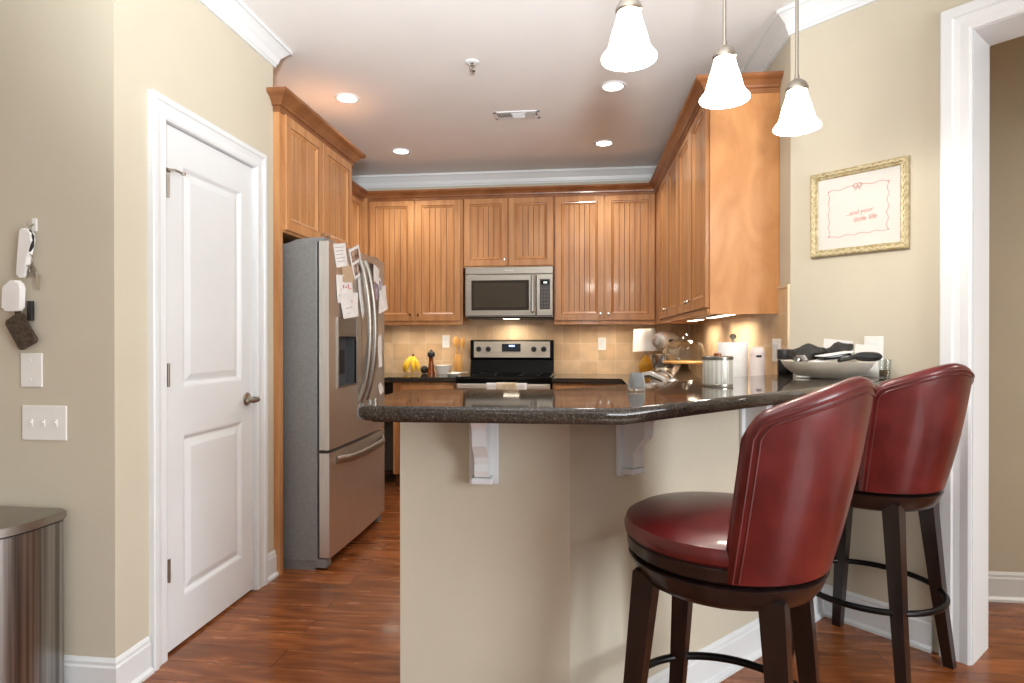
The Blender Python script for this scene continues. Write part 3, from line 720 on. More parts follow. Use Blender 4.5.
for px in (-.915, -.828, -.417, -.328):
    b = MB(); b.lathe([(0, 0), (.024, 0), (.024, -.012), (.019, -.024), (0, -.026)], (px, 5.349, 1.137), 18, 'y'); b.box(px-.004, 5.318, 1.117, px+.004, 5.326, 1.157, .001); b.build('knob', M_rubber, cp, smooth=True)
b = MB(); b.box(-.705, 5.343, 1.115, -.535, 5.349, 1.185, .002); dsp = b.build('display', M_blackg, cp)
M_led = mat('blue_led', S(150,170,230), .4, emit=(.35, .45, 1, 1), es=3)
b = MB()
for i in range(4): b.box(-.640+i*.014, 5.3405, 1.158, -.631+i*.014, 5.3425, 1.174)
b.build('clock_digits', M_led, dsp)
# towel over the oven handle
def towel(b, x0, x1, drop, yf, off):
    pr_ = [(4.690-off, .873-drop), (4.686-off, .873), (4.694-off*.5, .880+off), (4.708+off*.5, .880+off), (4.718+off, .873), (4.716+off, .80)]
    n = 12
    for i in range(n):
        for (a, c) in zip(pr_, pr_[1:]):
            w0 = .0015*sin(i*1.9); w1 = .0015*sin((i+1)*1.9)
            xa, xb = x0+(x1-x0)*i/n, x0+(x1-x0)*(i+1)/n
            b.poly([(xa, a[0]+w0, a[1]), (xb, a[0]+w1, a[1]), (xb, c[0]+w1, c[1]), (xa, c[0]+w0, c[1])])
b = MB(); towel(b, -.742, -.42, .16, 0, .0); bmesh.ops.remove_doubles(b.bm, verts=b.bm.verts[:], dist=.0003)
o = tag(b.build('dish_towel', M_plate, loc=(-.58, 4.70, .87), smooth=True), 'white dish towel folded over the oven handle', 'towel')
mo = o.modifiers.new('s', 'SOLIDIFY'); mo.thickness = .002
b = MB(); towel(b, -.665, -.50, .14, 0, .004); bmesh.ops.remove_doubles(b.bm, verts=b.bm.verts[:], dist=.0003)
p = b.build('printed_band', M_towel, o, smooth=True); mo = p.modifiers.new('s', 'SOLIDIFY'); mo.thickness = .001

# ---- microwave
t = thing('microwave', 'stainless over-the-range microwave with dark window and keypad', 'microwave', (-.6, 5.2, 1.41))
mx0, mx1, my = -.985, -.232, 5.06
b = MB(); b.box(mx0, my+.03, 1.415, mx1, YB-.01, 1.842); b.build('body', M_mws, t)
b = MB(); b.box(mx0, my+.012, 1.782, mx1, my+.03, 1.842, .004)
vt = b.build('top_vent', M_mws, t)
b = MB(); b.box(mx0, my, 1.422, -.378, my+.03, 1.777, .006); md = b.build('door', M_mws, t)
b = MB(); b.box(mx0+.055, my-.003, 1.472, -.435, my+.004, 1.728, .003); b.build('window', M_mwglass, md)
b = MB(); b.box(mx0+.08, my-.0045, 1.497, -.46, my-.002, 1.703, .001); b.build('window_screen', mat('window_mesh', S(68,60,46), .35, spec=.25), md)
b = MB(); b.box(-.418, my-.038, 1.45, -.386, my-.018, 1.765, .009); b.box(-.411, my-.02, 1.46, -.393, my+.002, 1.49); b.box(-.411, my-.02, 1.72, -.393, my+.002, 1.75); b.build('handle', M_chrome, md)
b = MB(); b.box(-.374, my, 1.422, mx1, my+.03, 1.777, .006); kp = b.build('control_panel', M_mws, t)
b = MB(); b.box(-.345, my-.003, 1.478, -.256, my+.004, 1.735, .004); k2 = b.build('keypad', mat('keypad_grey', S(70,66,62), .35), kp)
b = MB(); b.box(-.335, my-.0045, 1.688, -.266, my-.002, 1.722); ds = b.build('display', M_blackg, k2)
b = MB(); b.box(-.312, my-.0055, 1.697, -.282, my-.0042, 1.711); b.build('display_digits', mat('pale_lcd', S(210,225,220), .4, emit=(.8,.95,.9,1), es=1), ds)
b = MB()
for i in range(3):
    for j in range(6): b.box(-.334+i*.025, my-.0045, 1.49+j*.031, -.318+i*.025, my-.0028, 1.507+j*.031)
b.build('buttons', mat('button_grey', S(96,92,87), .4), k2)
text_mesh('Whirlpool', .018, 'badge', mat('badge_silver', S(225,222,215), .3, metal=.3), vt, Matrix.Translation((-.605, my+.0115, 1.812)) @ Matrix.Rotation(pi/2, 4, 'X'))
b = MB(); b.box(mx0+.01, my+.02, 1.405, mx1-.01, YB-.03, 1.416); mb = b.build('base_panel', M_black, t)
b = MB(); b.box(-.68, my+.16, 1.4038, -.54, my+.24, 1.406); b.build('task_light', M_ucl, mb)
def lamp_area(name, loc, sx, sy, e, col, spread=160):
    d = bpy.data.lights.new(name, 'AREA'); d.shape = 'RECTANGLE'; d.size = sx; d.size_y = sy; d.energy = e; d.color = col; d.spread = radians(spread)
    o = bpy.data.objects.new(name, d); COL.objects.link(o); o.location = loc; return o
lamp_area('task_light_glow', (-.61, my+.2, 1.398), .14, .08, 1.6, (1, .88, .72))

# under-cabinet light bars
def ucl(x0, y0, x1, y1, label, e):
    b = MB(); b.box(x0, y0, UZ-.010, x1, y1, UZ-.001, .002); cx, cy = (x0+x1)/2, (y0+y1)/2
    t = thing('undercabinet_light', label, 'light', (cx, cy, UZ-.012), 0, 'slim lights under the wall cabinets'); b.build('housing', M_white, t)
    b = MB(); b.box(x0+.006, y0+.006, UZ-.012, x1-.006, y1-.006, UZ-.009); b.build('diffuser', M_ucl, t)
    lamp_area('undercabinet_glow', (cx, cy, UZ-.016), x1-x0-.02, y1-y0-.02, e, (1, .88, .72))
ucl(.80, 3.45, .86, 4.0, 'slim light bar under the right-hand wall cabinet, brightest above the paper towels', 4.5)
ucl(.80, 4.3, .86, 4.7, 'slim light bar under the right-hand corner wall cabinet, above the cake stand', 2.2)
ucl(-.15, 5.150, .60, 5.20, 'slim light bar under the wall cabinet right of the microwave', 2.6)
ucl(-1.80, 5.150, -1.06, 5.20, 'slim light bar under the wall cabinet above the bananas', 2.6)

# ================================================================== CEILING FITTINGS
def recessed(x, y, label, first=[None]):
    if first[0] is None:
        t = thing('recessed_light', label, 'ceiling light', (x, y, H), 0, 'recessed ceiling lights')
        b = MB(); b.lathe([(.058, -.001), (.060, -.006), (.073, -.008), (.078, -.003), (.078, 0), (.058, 0)], (x, y, H), 40); b.build('trim_ring', M_white, t, smooth=True)
        b = MB(); b.lathe([(0, -.003), (.0585, -.003), (.0585, -.001), (0, -.001)], (x, y, H), 40); b.build('lens', M_lens, t)
        first[0] = t
    else: copy_tree(first[0], (x, y, H), label)
    d = bpy.data.lights.new('recessed_glow', 'SPOT'); d.energy = 34; d.spot_size = radians(125); d.spot_blend = .6; d.shadow_soft_size = .06; d.color = (.96, .98, 1)
    o = bpy.data.objects.new('recessed_glow', d); COL.objects.link(o); o.location = (x, y, H-.02)
recessed(-1.46, 3.636, 'recessed ceiling light in front of the refrigerator cabinet')
recessed(-1.439, 4.708, 'recessed ceiling light in the rear left of the kitchen ceiling')
recessed(.192, 3.648, 'recessed ceiling light right behind the leftmost pendant')
recessed(.179, 4.697, 'recessed ceiling light in the rear right of the kitchen ceiling')
t = thing('ceiling_vent', 'white louvred air vent in the kitchen ceiling', 'vent', (-.426, 4.03, H))
b = MB(); a0, a1, c0, c1 = -.58, -.272, 3.97, 4.10
b.box(a0, c0, H-.006, a1, c0+.022, H, .002); b.box(a0, c1-.022, H-.006, a1, c1, H, .002); b.box(a0, c0, H-.006, a0+.022, c1, H, .002); b.box(a1-.022, c0, H-.006, a1, c1, H, .002)
b.build('frame', M_white, t)
b = MB(); b.box(a0+.02, c0+.02, H-.002, a1-.02, c1-.02, H-.0005); b.build('duct_opening', M_rubber, t)
b = MB()
for i in range(24):
    x = a0+.028+i*.0108
    tilt = .006 if i < 9 else (-.006 if i > 16 else 0)
    if 9 <= i <= 16: continue
    b.poly([(x, c0+.022, H-.002), (x, c1-.022, H-.002), (x+tilt, c1-.022, H-.008), (x+tilt, c0+.022, H-.008)])
    b.box(x, c0+.022, H-.008, x+.003, c1-.022, H-.002)
for j in range(8):
    y = c0+.026+j*.0105; b.box(a0+.125, y, H-.008, a0+.205, y+.003, H-.002)
b.box(a0+.118, c0+.022, H-.008, a0+.124, c1-.022, H-.002); b.box(a0+.205, c0+.022, H-.008, a0+.211, c1-.022, H-.002)
b.build('louvres', M_white, t)
t = thing('fire_sprinkler', 'small chrome sprinkler head on the ceiling left of the vent', 'sprinkler', (-.591, 3.244, H))
b = MB(); b.lathe([(.038, 0), (.036, -.006), (.018, -.010), (.016, -.004), (0, -.004)], (-.591, 3.244, H), 28); b.build('escutcheon', M_white, t, smooth=True)
b = MB(); b.lathe([(0, -.004), (.009, -.004), (.009, -.02), (.004, -.022), (.004, -.045), (0, -.045)], (-.591, 3.244, H), 14); b.build('nozzle', M_nickel, t, smooth=True)
b = MB()
for i in range(10):
    a = 2*pi*i/10; b.box(-.591+.006*cos(a)-.002, 3.244+.006*sin(a)-.002, H-.05, -.591+.016*cos(a)+.002, 3.244+.016*sin(a)+.002, H-.046)
b.tube([(-.602, 3.244, H-.02), (-.604, 3.244, H-.036), (-.591, 3.244, H-.047), (-.578, 3.244, H-.036), (-.580, 3.244, H-.02)], .0022, 6); b.build('deflector', M_nickel, t)

# pendants over the bar
def pendant(x, y, z, label, first=[None]):
    if first[0] is None:
        t = thing('pendant_lamp', label, 'pendant lamp', (x, y, z), 0, 'bell shaped pendant lamps over the bar')
        b = MB(); b.lathe([(0, H-z), (.062, H-z), (.062, H-z-.012), (.04, H-z-.024), (.008, H-z-.03), (0, H-z-.03)], (x, y, z), 28); b.build('canopy', M_nickel, t, smooth=True)
        b = MB(); b.lathe([(0, .17), (.0055, .17), (.0055, H-z-.02), (0, H-z-.02)], (x, y, z), 12); b.build('rod', M_nickel, t, smooth=True)
        b = MB(); b.lathe([(0, .185), (.007, .185), (.009, .168), (.020, .163), (.031, .152), (.037, .138), (.037, .132), (.03, .126), (0, .126)], (x, y, z), 28); b.build('cap', M_nickel, t, smooth=True)
        prof = [(.032, .132), (.034, .118), (.039, .098), (.046, .078), (.0515, .058), (.056, .038), (.062, .024), (.071, .013), (.0765, .005), (.0755, 0)]
        b = MB(); b.lathe(prof + [(r-.004, zz+.002) for r, zz in reversed(prof)], (x, y, z), 40); b.build('glass_shade', M_shadeg, t, smooth=True)
        b = MB(); b.lathe([(0, .125), (.013, .125), (.013, .10), (.022, .08), (.028, .055), (.022, .038), (.01, .03), (0, .028)], (x, y, z), 20); b.build('bulb', M_lens, t, smooth=True)
        first[0] = t
    else: copy_tree(first[0], (x, y, z), label)
    d = bpy.data.lights.new('pendant_glow', 'POINT'); d.energy = 9; d.shadow_soft_size = .05; d.color = (1, .94, .86)
    o = bpy.data.objects.new('pendant_glow', d); COL.objects.link(o); o.location = (x, y, z-.03)
pendant(.132, 1.684, 1.997, 'leftmost and nearest bell glass pendant, partly cut by the photo top')
pendant(.447, 1.945, 1.974, 'middle bell glass pendant in front of the wood end panel')
pendant(.735, 2.155, 1.946, 'rightmost bell glass pendant, hanging left of the framed print')

# ================================================================== BAR STOOLS
def stool(x, y, swivel, turn, label):
    """legs stand towards +-x and +-y; swivel = direction (radians) in which the backrest stands"""
    t = thing('bar_stool', label, 'bar stool', (x, y, 0), turn, 'red leather swivel bar stools')
    X0 = Matrix.Translation((x, y, 0)) @ Matrix.Rotation(turn, 4, 'Z')
    XS = Matrix.Translation((x, y, 0)) @ Matrix.Rotation(swivel+pi/2, 4, 'Z')        # local -y is the back
    # legs
    for k in range(4):
        a = k*pi/2; b = MB(); b.X = X0 @ Matrix.Rotation(a, 4, 'Z') @ Matrix.Rotation(0, 4, 'Z')
        def ring(r, z, s):
            c = [(r-s, 0), (r, -s), (r+s, 0), (r, s)]
            return [b.v((px, py, z)) for px, py in c]
        R_ = [ring(.288, 0, .024), ring(.250, .27, .029), ring(.206, .655, .039)]
        for A, B in zip(R_, R_[1:]):
            for i in range(4): b.f([A[i], A[(i+1)%4], B[(i+1)%4], B[i]])
        b.f(list(reversed(R_[0]))); b.f(R_[-1]); lg = b.build('leg', M_espresso, t)
        b = MB(); b.X = X0 @ Matrix.Rotation(a, 4, 'Z'); b.lathe([(0, 0), (.012, 0), (.012, .005), (0, .005)], (.288, 0, -.001), 12); b.build('foot_glide', M_nickel, lg)
    b = MB(); b.X = X0; n = 56
    b.tube([(.247*cos(2*pi*i/n), .247*sin(2*pi*i/n), .29) for i in range(n)], .011, 10, closed=True); b.build('foot_ring', M_iron, t, smooth=True)
    b = MB(); b.X = X0; b.lathe([(0, .622), (.196, .622), (.212, .630), (.226, .650), (.238, .680), (.232, .684), (0, .684)], (0, 0, 0), 56); b.build('apron', M_espresso, t, smooth=True)
    b = MB(); b.X = X0; b.lathe([(0, .682), (.20, .682), (.20, .690), (.232, .690), (.240, .698), (.242, .724), (.236, .730), (0, .730)], (0, 0, 0), 56); b.build('seat_base', M_espresso, t, smooth=True)
    b = MB(); b.X = X0; b.lathe([(0, .728), (.238, .728), (.247, .736), (.249, .752), (.242, .770), (.216, .784), (.165, .794), (.09, .800), (0, .802)], (0, 0, 0), 56); b.build('seat', M_seat, t, smooth=True)
    # backrest shell
    PH = radians(61); NP = 44; rb, fl, lean, th = .253, .022, .062, .048; z0 = .696
    def top(ph):
        u = abs(ph)/PH; return 1.146-.085*u**1.5-.045*max(0, (u-.84)/.16)**2.2
    def rec(p0, ph, t_):            # outer surface point
        r = rb+fl*t_-.012*(1-t_)**3
        return Vector((r*sin(ph), -r*cos(ph)-lean*t_, 0))
    def pt(ph, d, z):               # d: inward offset
        t_ = (z-z0)/(1.146-z0); o = rec(0, ph, t_); nrm = Vector((-sin(ph), cos(ph), 0))
        return (o.x+nrm.x*d, o.y+nrm.y*d, z)
    b = MB(); b.X = XS; rows = []
    for i in range(NP+1):
        ph = -PH+2*PH*i/NP; u = abs(ph)/PH
        te = th*(1 if u < .93 else sqrt(max(.05, 1-((u-.93)/.07)**2*.9)))
        sh = (th-te)/2; zt = top(ph); sec = []
        for k in range(11): sec.append(pt(ph, sh+.006*sin(pi*k/10)*-.6, z0+(zt-.025-z0)*k/10))
        for k in range(1, 8):
            a = pi*k/8; sec.append(pt(ph, sh+te/2-te/2*cos(a), zt-.025+.025*sin(a)))
        for k in range(11): sec.append(pt(ph, sh+te, zt-.025+(z0-zt+.025)*k/10))
        rows.append([b.v(p) for p in sec])
    for A, B in zip(rows, rows[1:]):
        for k in range(len(A)-1): b.f([A[k], A[k+1], B[k+1], B[k]])
        b.f([A[-1], A[0], B[0], B[-1]])
    b.f(rows[0]); b.f(list(reversed(rows[-1])))
    br = b.build('backrest', M_seat, t, smooth=True, ang=60)
    # piping: one seam along the outer edge band
    for nm, ins, pin_ in (('piping', .036, .87), ('piping', .022, .92)):
        path = [pt(-PH*pin_, -.0015, z0+.004+(top(PH*pin_)-ins-.02-z0)*k/14) for k in range(14)]
        path += [pt(-PH*pin_+2*PH*pin_*i/60, -.0015, top(-PH*pin_+2*PH*pin_*i/60)-ins-.02*max(0, (abs(-1+2*i/60)-.9)/.1)**2) for i in range(61)]
        path += [pt(PH*pin_, -.0015, z0+.004+(top(PH*pin_)-ins-.02-z0)*k/14) for k in reversed(range(14))]
        b = MB(); b.X = XS; b.tube(path, .0032, 6); b.build(nm, M_seat, br, smooth=True)
    return t
stool(.361, 1.573, radians(-43), radians(17), 'nearer red leather bar stool, in front of the half wall')
stool(1.085, 2.425, radians(-62), radians(-2), 'farther red leather bar stool, beside the white doorway casing')

# ================================================================== LEFT WALL ITEMS
WY = YP0
t = thing('light_switch', 'wide white plate with three toggle switches, above the trash can', 'light switch', (-1.845, WY, .936), 0, 'switches and outlets')
b = MB(); b.box(-1.930, WY-.006, .876, -1.760, WY, .997, .003); b.build('cover_plate', M_plate, t)
for x in (-1.892, -1.845, -1.798):
    b = MB(); b.box(x-.005, WY-.009, .923, x+.005, WY-.005, .949, .001); b.box(x-.0035, WY-.014, .937, x+.0035, WY-.006, .943, .0015); b.build('toggle', M_plate, t)
t = thing('blank_plate', 'single blank white wall plate under the hanging keys', 'wall plate', (-1.894, WY, 1.118), 0, 'switches and outlets')
b = MB(); b.box(-1.935, WY-.006, 1.06, -1.852, WY, 1.178, .003); b.build('cover_plate', M_plate, t)
b = MB()
for z in (1.085, 1.153): b.lathe([(0, 0), (.0035, 0), (.003, -.0015), (0, -.002)], (-1.894, WY-.006, z), 10, 'y')
b.build('screw', M_plate, t)
t = thing('wall_hook', 'small clear adhesive hook on the left wall, holding keys', 'hook', (-1.882, WY, 1.615))
b = MB(); b.box(-1.892, WY-.004, 1.60, -1.872, WY, 1.645, .002); b.build('back_plate', M_plate, t)
b = MB(); b.tube([(-1.882, WY-.004, 1.625), (-1.882, WY-.02, 1.612), (-1.882, WY-.03, 1.616), (-1.882, WY-.032, 1.628)], .003, 8); b.build('hook_arm', M_chrome, t, smooth=True)
t = thing('keychain', 'key bunch with white wrist strap, white case and brown leather pouch on the wall hook', 'keys', (-1.885, WY-.02, 1.6))
b = MB()
def slab(b, pts, y, th, bev=.003):
    b.X = Matrix(((1,0,0,0),(0,0,1,0),(0,1,0,0),(0,0,0,1))); b.prism(pts, y-th/2, y+th/2, bev); b.X = Matrix.Identity(4)
slab(b, rounded([(-1.924, 1.437), (-1.897, 1.437), (-1.893, 1.50), (-1.868, 1.565), (-1.872, 1.590), (-1.892, 1.612), (-1.910, 1.600), (-1.916, 1.54)], [.01, .01, 0, .01, .01, .012, .01, 0]), WY-.022, .02, .008)
b.build('wrist_strap', M_paper, t, smooth=True)
b = MB(); b.tube([(-1.884, WY-.02, 1.60), (-1.872, WY-.02, 1.58), (-1.874, WY-.02, 1.545), (-1.886, WY-.02, 1.53)], .006, 8); b.build('black_clip', M_rubber, t, smooth=True)
b = MB(); b.tube([(-1.888+.016*cos(a*pi/8), WY-.018, 1.50+.020*sin(a*pi/8)) for a in range(16)], .0022, 6, closed=True); b.tube([(-1.893+.014*cos(a*pi/8), WY-.022, 1.462+.018*sin(a*pi/8)) for a in range(16)], .002, 6, closed=True); b.build('key_ring', M_chrome, t, smooth=True)
b = MB(); b.tube([(-1.903, WY-.014, 1.44), (-1.890, WY-.014, 1.468), (-1.878, WY-.014, 1.480), (-1.868, WY-.014, 1.462), (-1.864, WY-.014, 1.438)], .0045, 8); b.build('carabiner', M_nickel, t, smooth=True)
for dx, z0_, dz in ((0, 1.46, -.06), (.012, 1.45, -.055)):
    b = MB(); slab(b, [(-1.868+dx, z0_), (-1.858+dx, z0_-.008), (-1.861+dx, z0_-.02), (-1.862+dx, z0_+dz), (-1.868+dx, z0_+dz), (-1.870+dx, z0_-.02), (-1.875+dx, z0_-.008)], WY-.012-dx*.3, .002, 0); b.build('key', M_chrome, t)
b = MB(); slab(b, rounded([(-1.972, 1.322), (-1.905, 1.322), (-1.902, 1.40), (-1.910, 1.428), (-1.938, 1.428), (-1.968, 1.405)], [.012, .012, .01, .012, .012, .012]), WY-.028, .022, .008); b.build('white_case', M_paper, t, smooth=True)
b = MB(); slab(b, [(-1.898, 1.29), (-1.878, 1.29), (-1.878, 1.358), (-1.898, 1.358)], WY-.012, .012, .003); b.build('key_fob', M_rubber, t, smooth=True)
b = MB(); slab(b, [(-1.932, 1.30), (-1.912, 1.30), (-1.912, 1.335), (-1.932, 1.335)], WY-.026, .006, .001); b.build('pouch_loop', M_rubber, t)
b = MB(); slab(b, rounded([(-1.972, 1.285), (-1.913, 1.322), (-1.848, 1.220), (-1.912, 1.186)], [.008]*4), WY-.024, .012, .004); b.build('leather_pouch', M_leather, t, smooth=True)

# trash can
t = thing('trash_can', 'brushed steel semi-round trash can against the left wall', 'trash can', (-1.985, 1.70, 0))
def dshape(cx, yb, a, bb_, yc, n=28):
    pts = [(cx+a*cos(-pi*i/n), yc+bb_*sin(-pi*i/n)) for i in range(n+1)]
    return rounded([(cx+a, yb)] + pts + [(cx-a, yb)], [.03]+[0]*(n+1)+[.03], 5)
M_can = noisy(mat('brushed_can_steel', S(178,174,170), .24, metal=1), S(120,118,115), S(186,184,181), scale=(30,30,.3), nscale=2, rough=(.28,.42))
b = MB(); b.prism(dshape(-1.985, 1.855, .252, .235, 1.74), .03, .614); b.build('body', M_can, t, smooth=True, ang=30)
b = MB(); b.prism(dshape(-1.985, 1.855, .248, .231, 1.74), 0, .03); b.build('plinth', M_rubber, t, smooth=True, ang=30)
b = MB(); b.prism(dshape(-1.985, 1.855, .249, .232, 1.74), .614, .621); b.build('black_rim', M_rubber, t, smooth=True, ang=30)
b = MB(); b.prism(dshape(-1.985, 1.858, .260, .243, 1.74), .621, .648, .008); b.build('lid', M_steelh, t, smooth=True, ang=30)
b = MB(); b.box(-2.04, 1.44, .01, -1.93, 1.52, .028, .005); b.build('pedal', M_steelh, t)

# ================================================================== FRAMED PRINT
PCX, PZ0, PZ1, PW = 1.1775, 1.590, 1.962, .389
PC = dpt(PCX)
t = thing('framed_print', 'gold framed cream print with red ribbon border and handwriting', 'picture', (PC[0], PC[1], PZ0))
XPc = MDg @ Matrix.Translation((u_(PCX), 0, (PZ0+PZ1)/2))     # local: u, v(out), w(up)
hh = (PZ1-PZ0)/2; hwid = PW/2; fw = .027
b = MB(); b.X = XPc @ Matrix(((1,0,0,0),(0,0,1,0),(0,1,0,0),(0,0,0,1)))
b.sweep([(-hwid+fw, -hh+fw), (-hwid+fw, hh-fw), (hwid-fw, hh-fw), (hwid-fw, -hh+fw)][::-1], [(-.004, .001), (-.004, .010), (0, .014), (.006, .013), (.012, .020), (.020, .022), (.026, .018), (.027, .001)], closed=True)
fr = b.build('frame', M_gold, t)
b = MB(); b.X = XPc; n = 0
for side in range(4):
    L_ = (hwid if side % 2 == 0 else hh)*2-.03; k = int(L_/.014)
    for i in range(k):
        s_ = -L_/2+(i+.5)*L_/k; o_ = fw*.52
        c = {0: (s_, hh-o_), 1: (hwid-o_, s_), 2: (s_, -hh+o_), 3: (-hwid+o_, s_)}[side]; sl = .004 if i % 2 else -.004
        d = (1, 0) if side % 2 == 0 else (0, 1); e = (d[1], d[0])
        p0 = (c[0]-d[0]*.006+e[0]*-sl, .0205, c[1]-d[1]*.006+e[1]*-sl); p1 = (c[0]+d[0]*.006+e[0]*sl, .0205, c[1]+d[1]*.006+e[1]*sl)
        b.tube([p0, p1], .0028, 5)
b.build('carved_leaves', mat('pale_gold', S(208,196,160), .4, metal=.2), fr)
b = MB(); b.X = XPc; b.box(-hwid+fw-.002, .002, -hh+fw-.002, hwid-fw+.002, .006, hh-fw+.002); pp = b.build('print', M_mat, t)
b = MB(); b.X = XPc; b.box(-hwid+fw-.002, .008, -hh+fw-.002, hwid-fw+.002, .0095, hh-fw+.002); b.build('glass', M_pane, t)
def wav(p0, p1, amp, k, n=40, ph=0):
    P0, P1 = Vector(p0), Vector(p1); d = P1-P0; nrm = Vector((-d.y, d.x)).normalized()
    return [((P0+d*i/n+nrm*amp*sin(2*pi*k*i/n+ph)).x, .0065, (P0+d*i/n+nrm*amp*sin(2*pi*k*i/n+ph)).y) for i in range(n+1)]
b = MB(); b.X = XPc; tx, ty = .118, .098
for p0, p1, ph in (((-tx, ty), (-.01, ty+.008), 0), ((.012, ty+.008), (tx, ty+.006), .5), ((tx, ty+.006), (tx-.004, -ty), 1), ((tx-.004, -ty), (-tx, -ty-.006), 0), ((-tx, -ty-.006), (-tx, ty), 2)): b.tube(wav(p0, p1, .0035, 4 if abs(p0[0]-p1[0]) > .15 or abs(p0[1]-p1[1]) > .15 else 1.6, ph=ph), .0009, 5)
for sx in (-1, 1):
    b.tube([(sx*.017*(.5-.5*cos(a*2*pi/14)), .0066, ty+.008+sx*0+.009*sin(a*2*pi/14)) for a in range(14)], .0012, 5, closed=True)
    b.tube([(0, .0066, ty+.008), (sx*.006, .0066, ty-.006), (sx*.012, .0066, ty-.012)], .0011, 5)
    for sz in (-1, 1): b.lathe([(0, 0), (.003, 0), (.003, .0006), (0, .0006)], (sx*tx, .0062, sz*ty), 8, 'y')
b.build('ribbon_border', M_red, pp)
Rm = XPc @ Matrix(((-1,0,0,0),(0,0,1,0.0063),(0,1,0,0),(0,0,0,1)))
Rm = XPc @ Matrix(((1,0,0,.012),(0,0,1,.0062),(0,1,0,0),(0,0,0,1)))
text_mesh('...and your', .026, 'handwriting', M_red, pp, Rm @ Matrix.Translation((-.008, -.008, 0)) @ Matrix.Rotation(radians(4), 4, 'Z'), .0003, shear=.3)
text_mesh('little life', .028, 'handwriting', M_red, pp, Rm @ Matrix.Translation((.016, -.038, 0)) @ Matrix.Rotation(radians(4), 4, 'Z'), .0003, shear=.3)

# ================================================================== OUTLETS ON THE TILE
def outlet(Mx, label, kind, w=.07):
    t = thing('wall_outlet' if kind == 'o' else 'light_switch', label, 'outlet' if kind == 'o' else 'light switch', tuple(Mx.translation), 0, 'switches and outlets')
    b = MB(); b.X = Mx; b.box(-w/2, -.006, -.057, w/2, 0, .057, .003); b.build('cover_plate', M_plate, t)
    for cx in ([0] if w < .1 else [-.023, .023]):
        b = MB(); b.X = Mx
        if kind == 'o':
            for z in (-.02, .02): b.box(cx-.016, -.008, z-.014, cx+.016, -.005, z+.014, .002)
            b.build('socket', M_white, t)
        else:
            b.box(cx-.017, -.009, -.033, cx+.017, -.005, .033, .002); b.build('rocker', M_white, t)
    return t
outlet(Matrix.Translation((-1.235, YB-.008, 1.205)), 'white outlet on the tile behind the wooden spoons', 'o')
outlet(Matrix.Translation((.189, YB-.008, 1.185)), 'white wall plate on the tile between the range and the table lamp', 's')
outlet(Matrix.Translation((XR-.008, 3.09, 1.17)) @ Matrix.Rotation(-pi/2, 4, 'Z'), 'wide white plate on the side tile behind the black jar', 's', .118)
outlet(Matrix(((q, q, 0, 1.222), (-q, q, 0, DS-1.222), (0, 0, 1, 1.180), (0, 0, 0, 1))), 'white plate on the diagonal wall behind the propped papers', 's', .075)

# ================================================================== COUNTER OBJECTS
CZ = .9145
t = thing('banana_bunch', 'bunch of ripe yellow bananas on the left countertop', 'bananas', (-1.525, 5.32, CZ))
stem = Vector((-1.52, 5.32, CZ+.155))
for i, (ax, ay) in enumerate(((-.075, -.01), (-.04, -.055), (.02, -.05), (.055, -.015))):
    b = MB(); pts = []
    for k in range(11):
        s_ = k/10; th_ = s_*pi*.62
        out = sin(th_)*1.0; pts.append((stem.x+ax*out*(1.0)+.0, stem.y+ay*out, stem.z-.15*s_**1.05+(.006 if k else 0)))
    pts[-1] = (pts[-1][0]+(.03 if ax < 0 else -.01), pts[-1][1], CZ+.014)
    b.tube(pts, [.006, .010, .015, .018, .0195, .020, .0195, .018, .015, .010, .004], 8); b.build('banana', M_banana, t, smooth=True)
b = MB(); b.tube([stem+Vector((0, 0, -.01)), stem+Vector((.004, 0, .012)), stem+Vector((.01, 0, .022))], [.012, .010, .008], 8); b.build('stem', M_brown, t, smooth=True)
b = MB(); b.lathe([(0, .0), (.02, .004), (.032, .016), (.036, .034), (.032, .052), (.022, .064), (.008, .070), (0, .071)], (-1.41, 5.32, CZ), 24)
tag(b.build('round_fruit', M_avocado, loc=(-1.41, 5.32, CZ), smooth=True), 'dark round fruit between the bananas and the pepper mill', 'fruit')
t = thing('pepper_mill', 'tall amber pepper mill with black top beside the white bowl', 'pepper mill', (-1.335, 5.27, CZ))
c = (-1.335, 5.27, CZ)
b = MB(); b.lathe([(0, 0), (.036, 0), (.036, .012), (.030, .03), (.026, .07), (.022, .10), (.020, .135), (.024, .142), (0, .142)], c, 24); b.build('body', M_amber, t, smooth=True)
b = MB(); b.lathe([(.0, .142), (.018, .142), (.020, .148), (.031, .156), (.035, .176), (.031, .194), (.016, .206), (.008, .212), (.006, .218), (0, .22)], c, 24); b.build('head', M_rubber, t, smooth=True)
b = MB(); b.lathe([(0, .004), (.05, .0), (.052, .006), (.062, .03), (.074, .06), (.080, .078), (.076, .078), (.066, .05), (.05, .012), (0, .01)], (-1.235, 5.30, CZ), 36)
tag(b.build('bowl', M_porc, loc=(-1.235, 5.30, CZ), smooth=True), 'small white bowl beside the pepper mill', 'bowl')
t = thing('utensil_crock', 'tan utensil crock left of the range', 'crock', (-1.10, 5.33, CZ))
c = (-1.10, 5.33, CZ); t.location = c; WM[t.name] = Matrix.Translation(c)
b = MB(); b.lathe([(0, 0), (.034, 0), (.036, .01), (.036, .17), (.034, .175), (.031, .172), (.031, .012), (0, .012)], c, 24); b.build('jar', M_lwood, t, smooth=True)
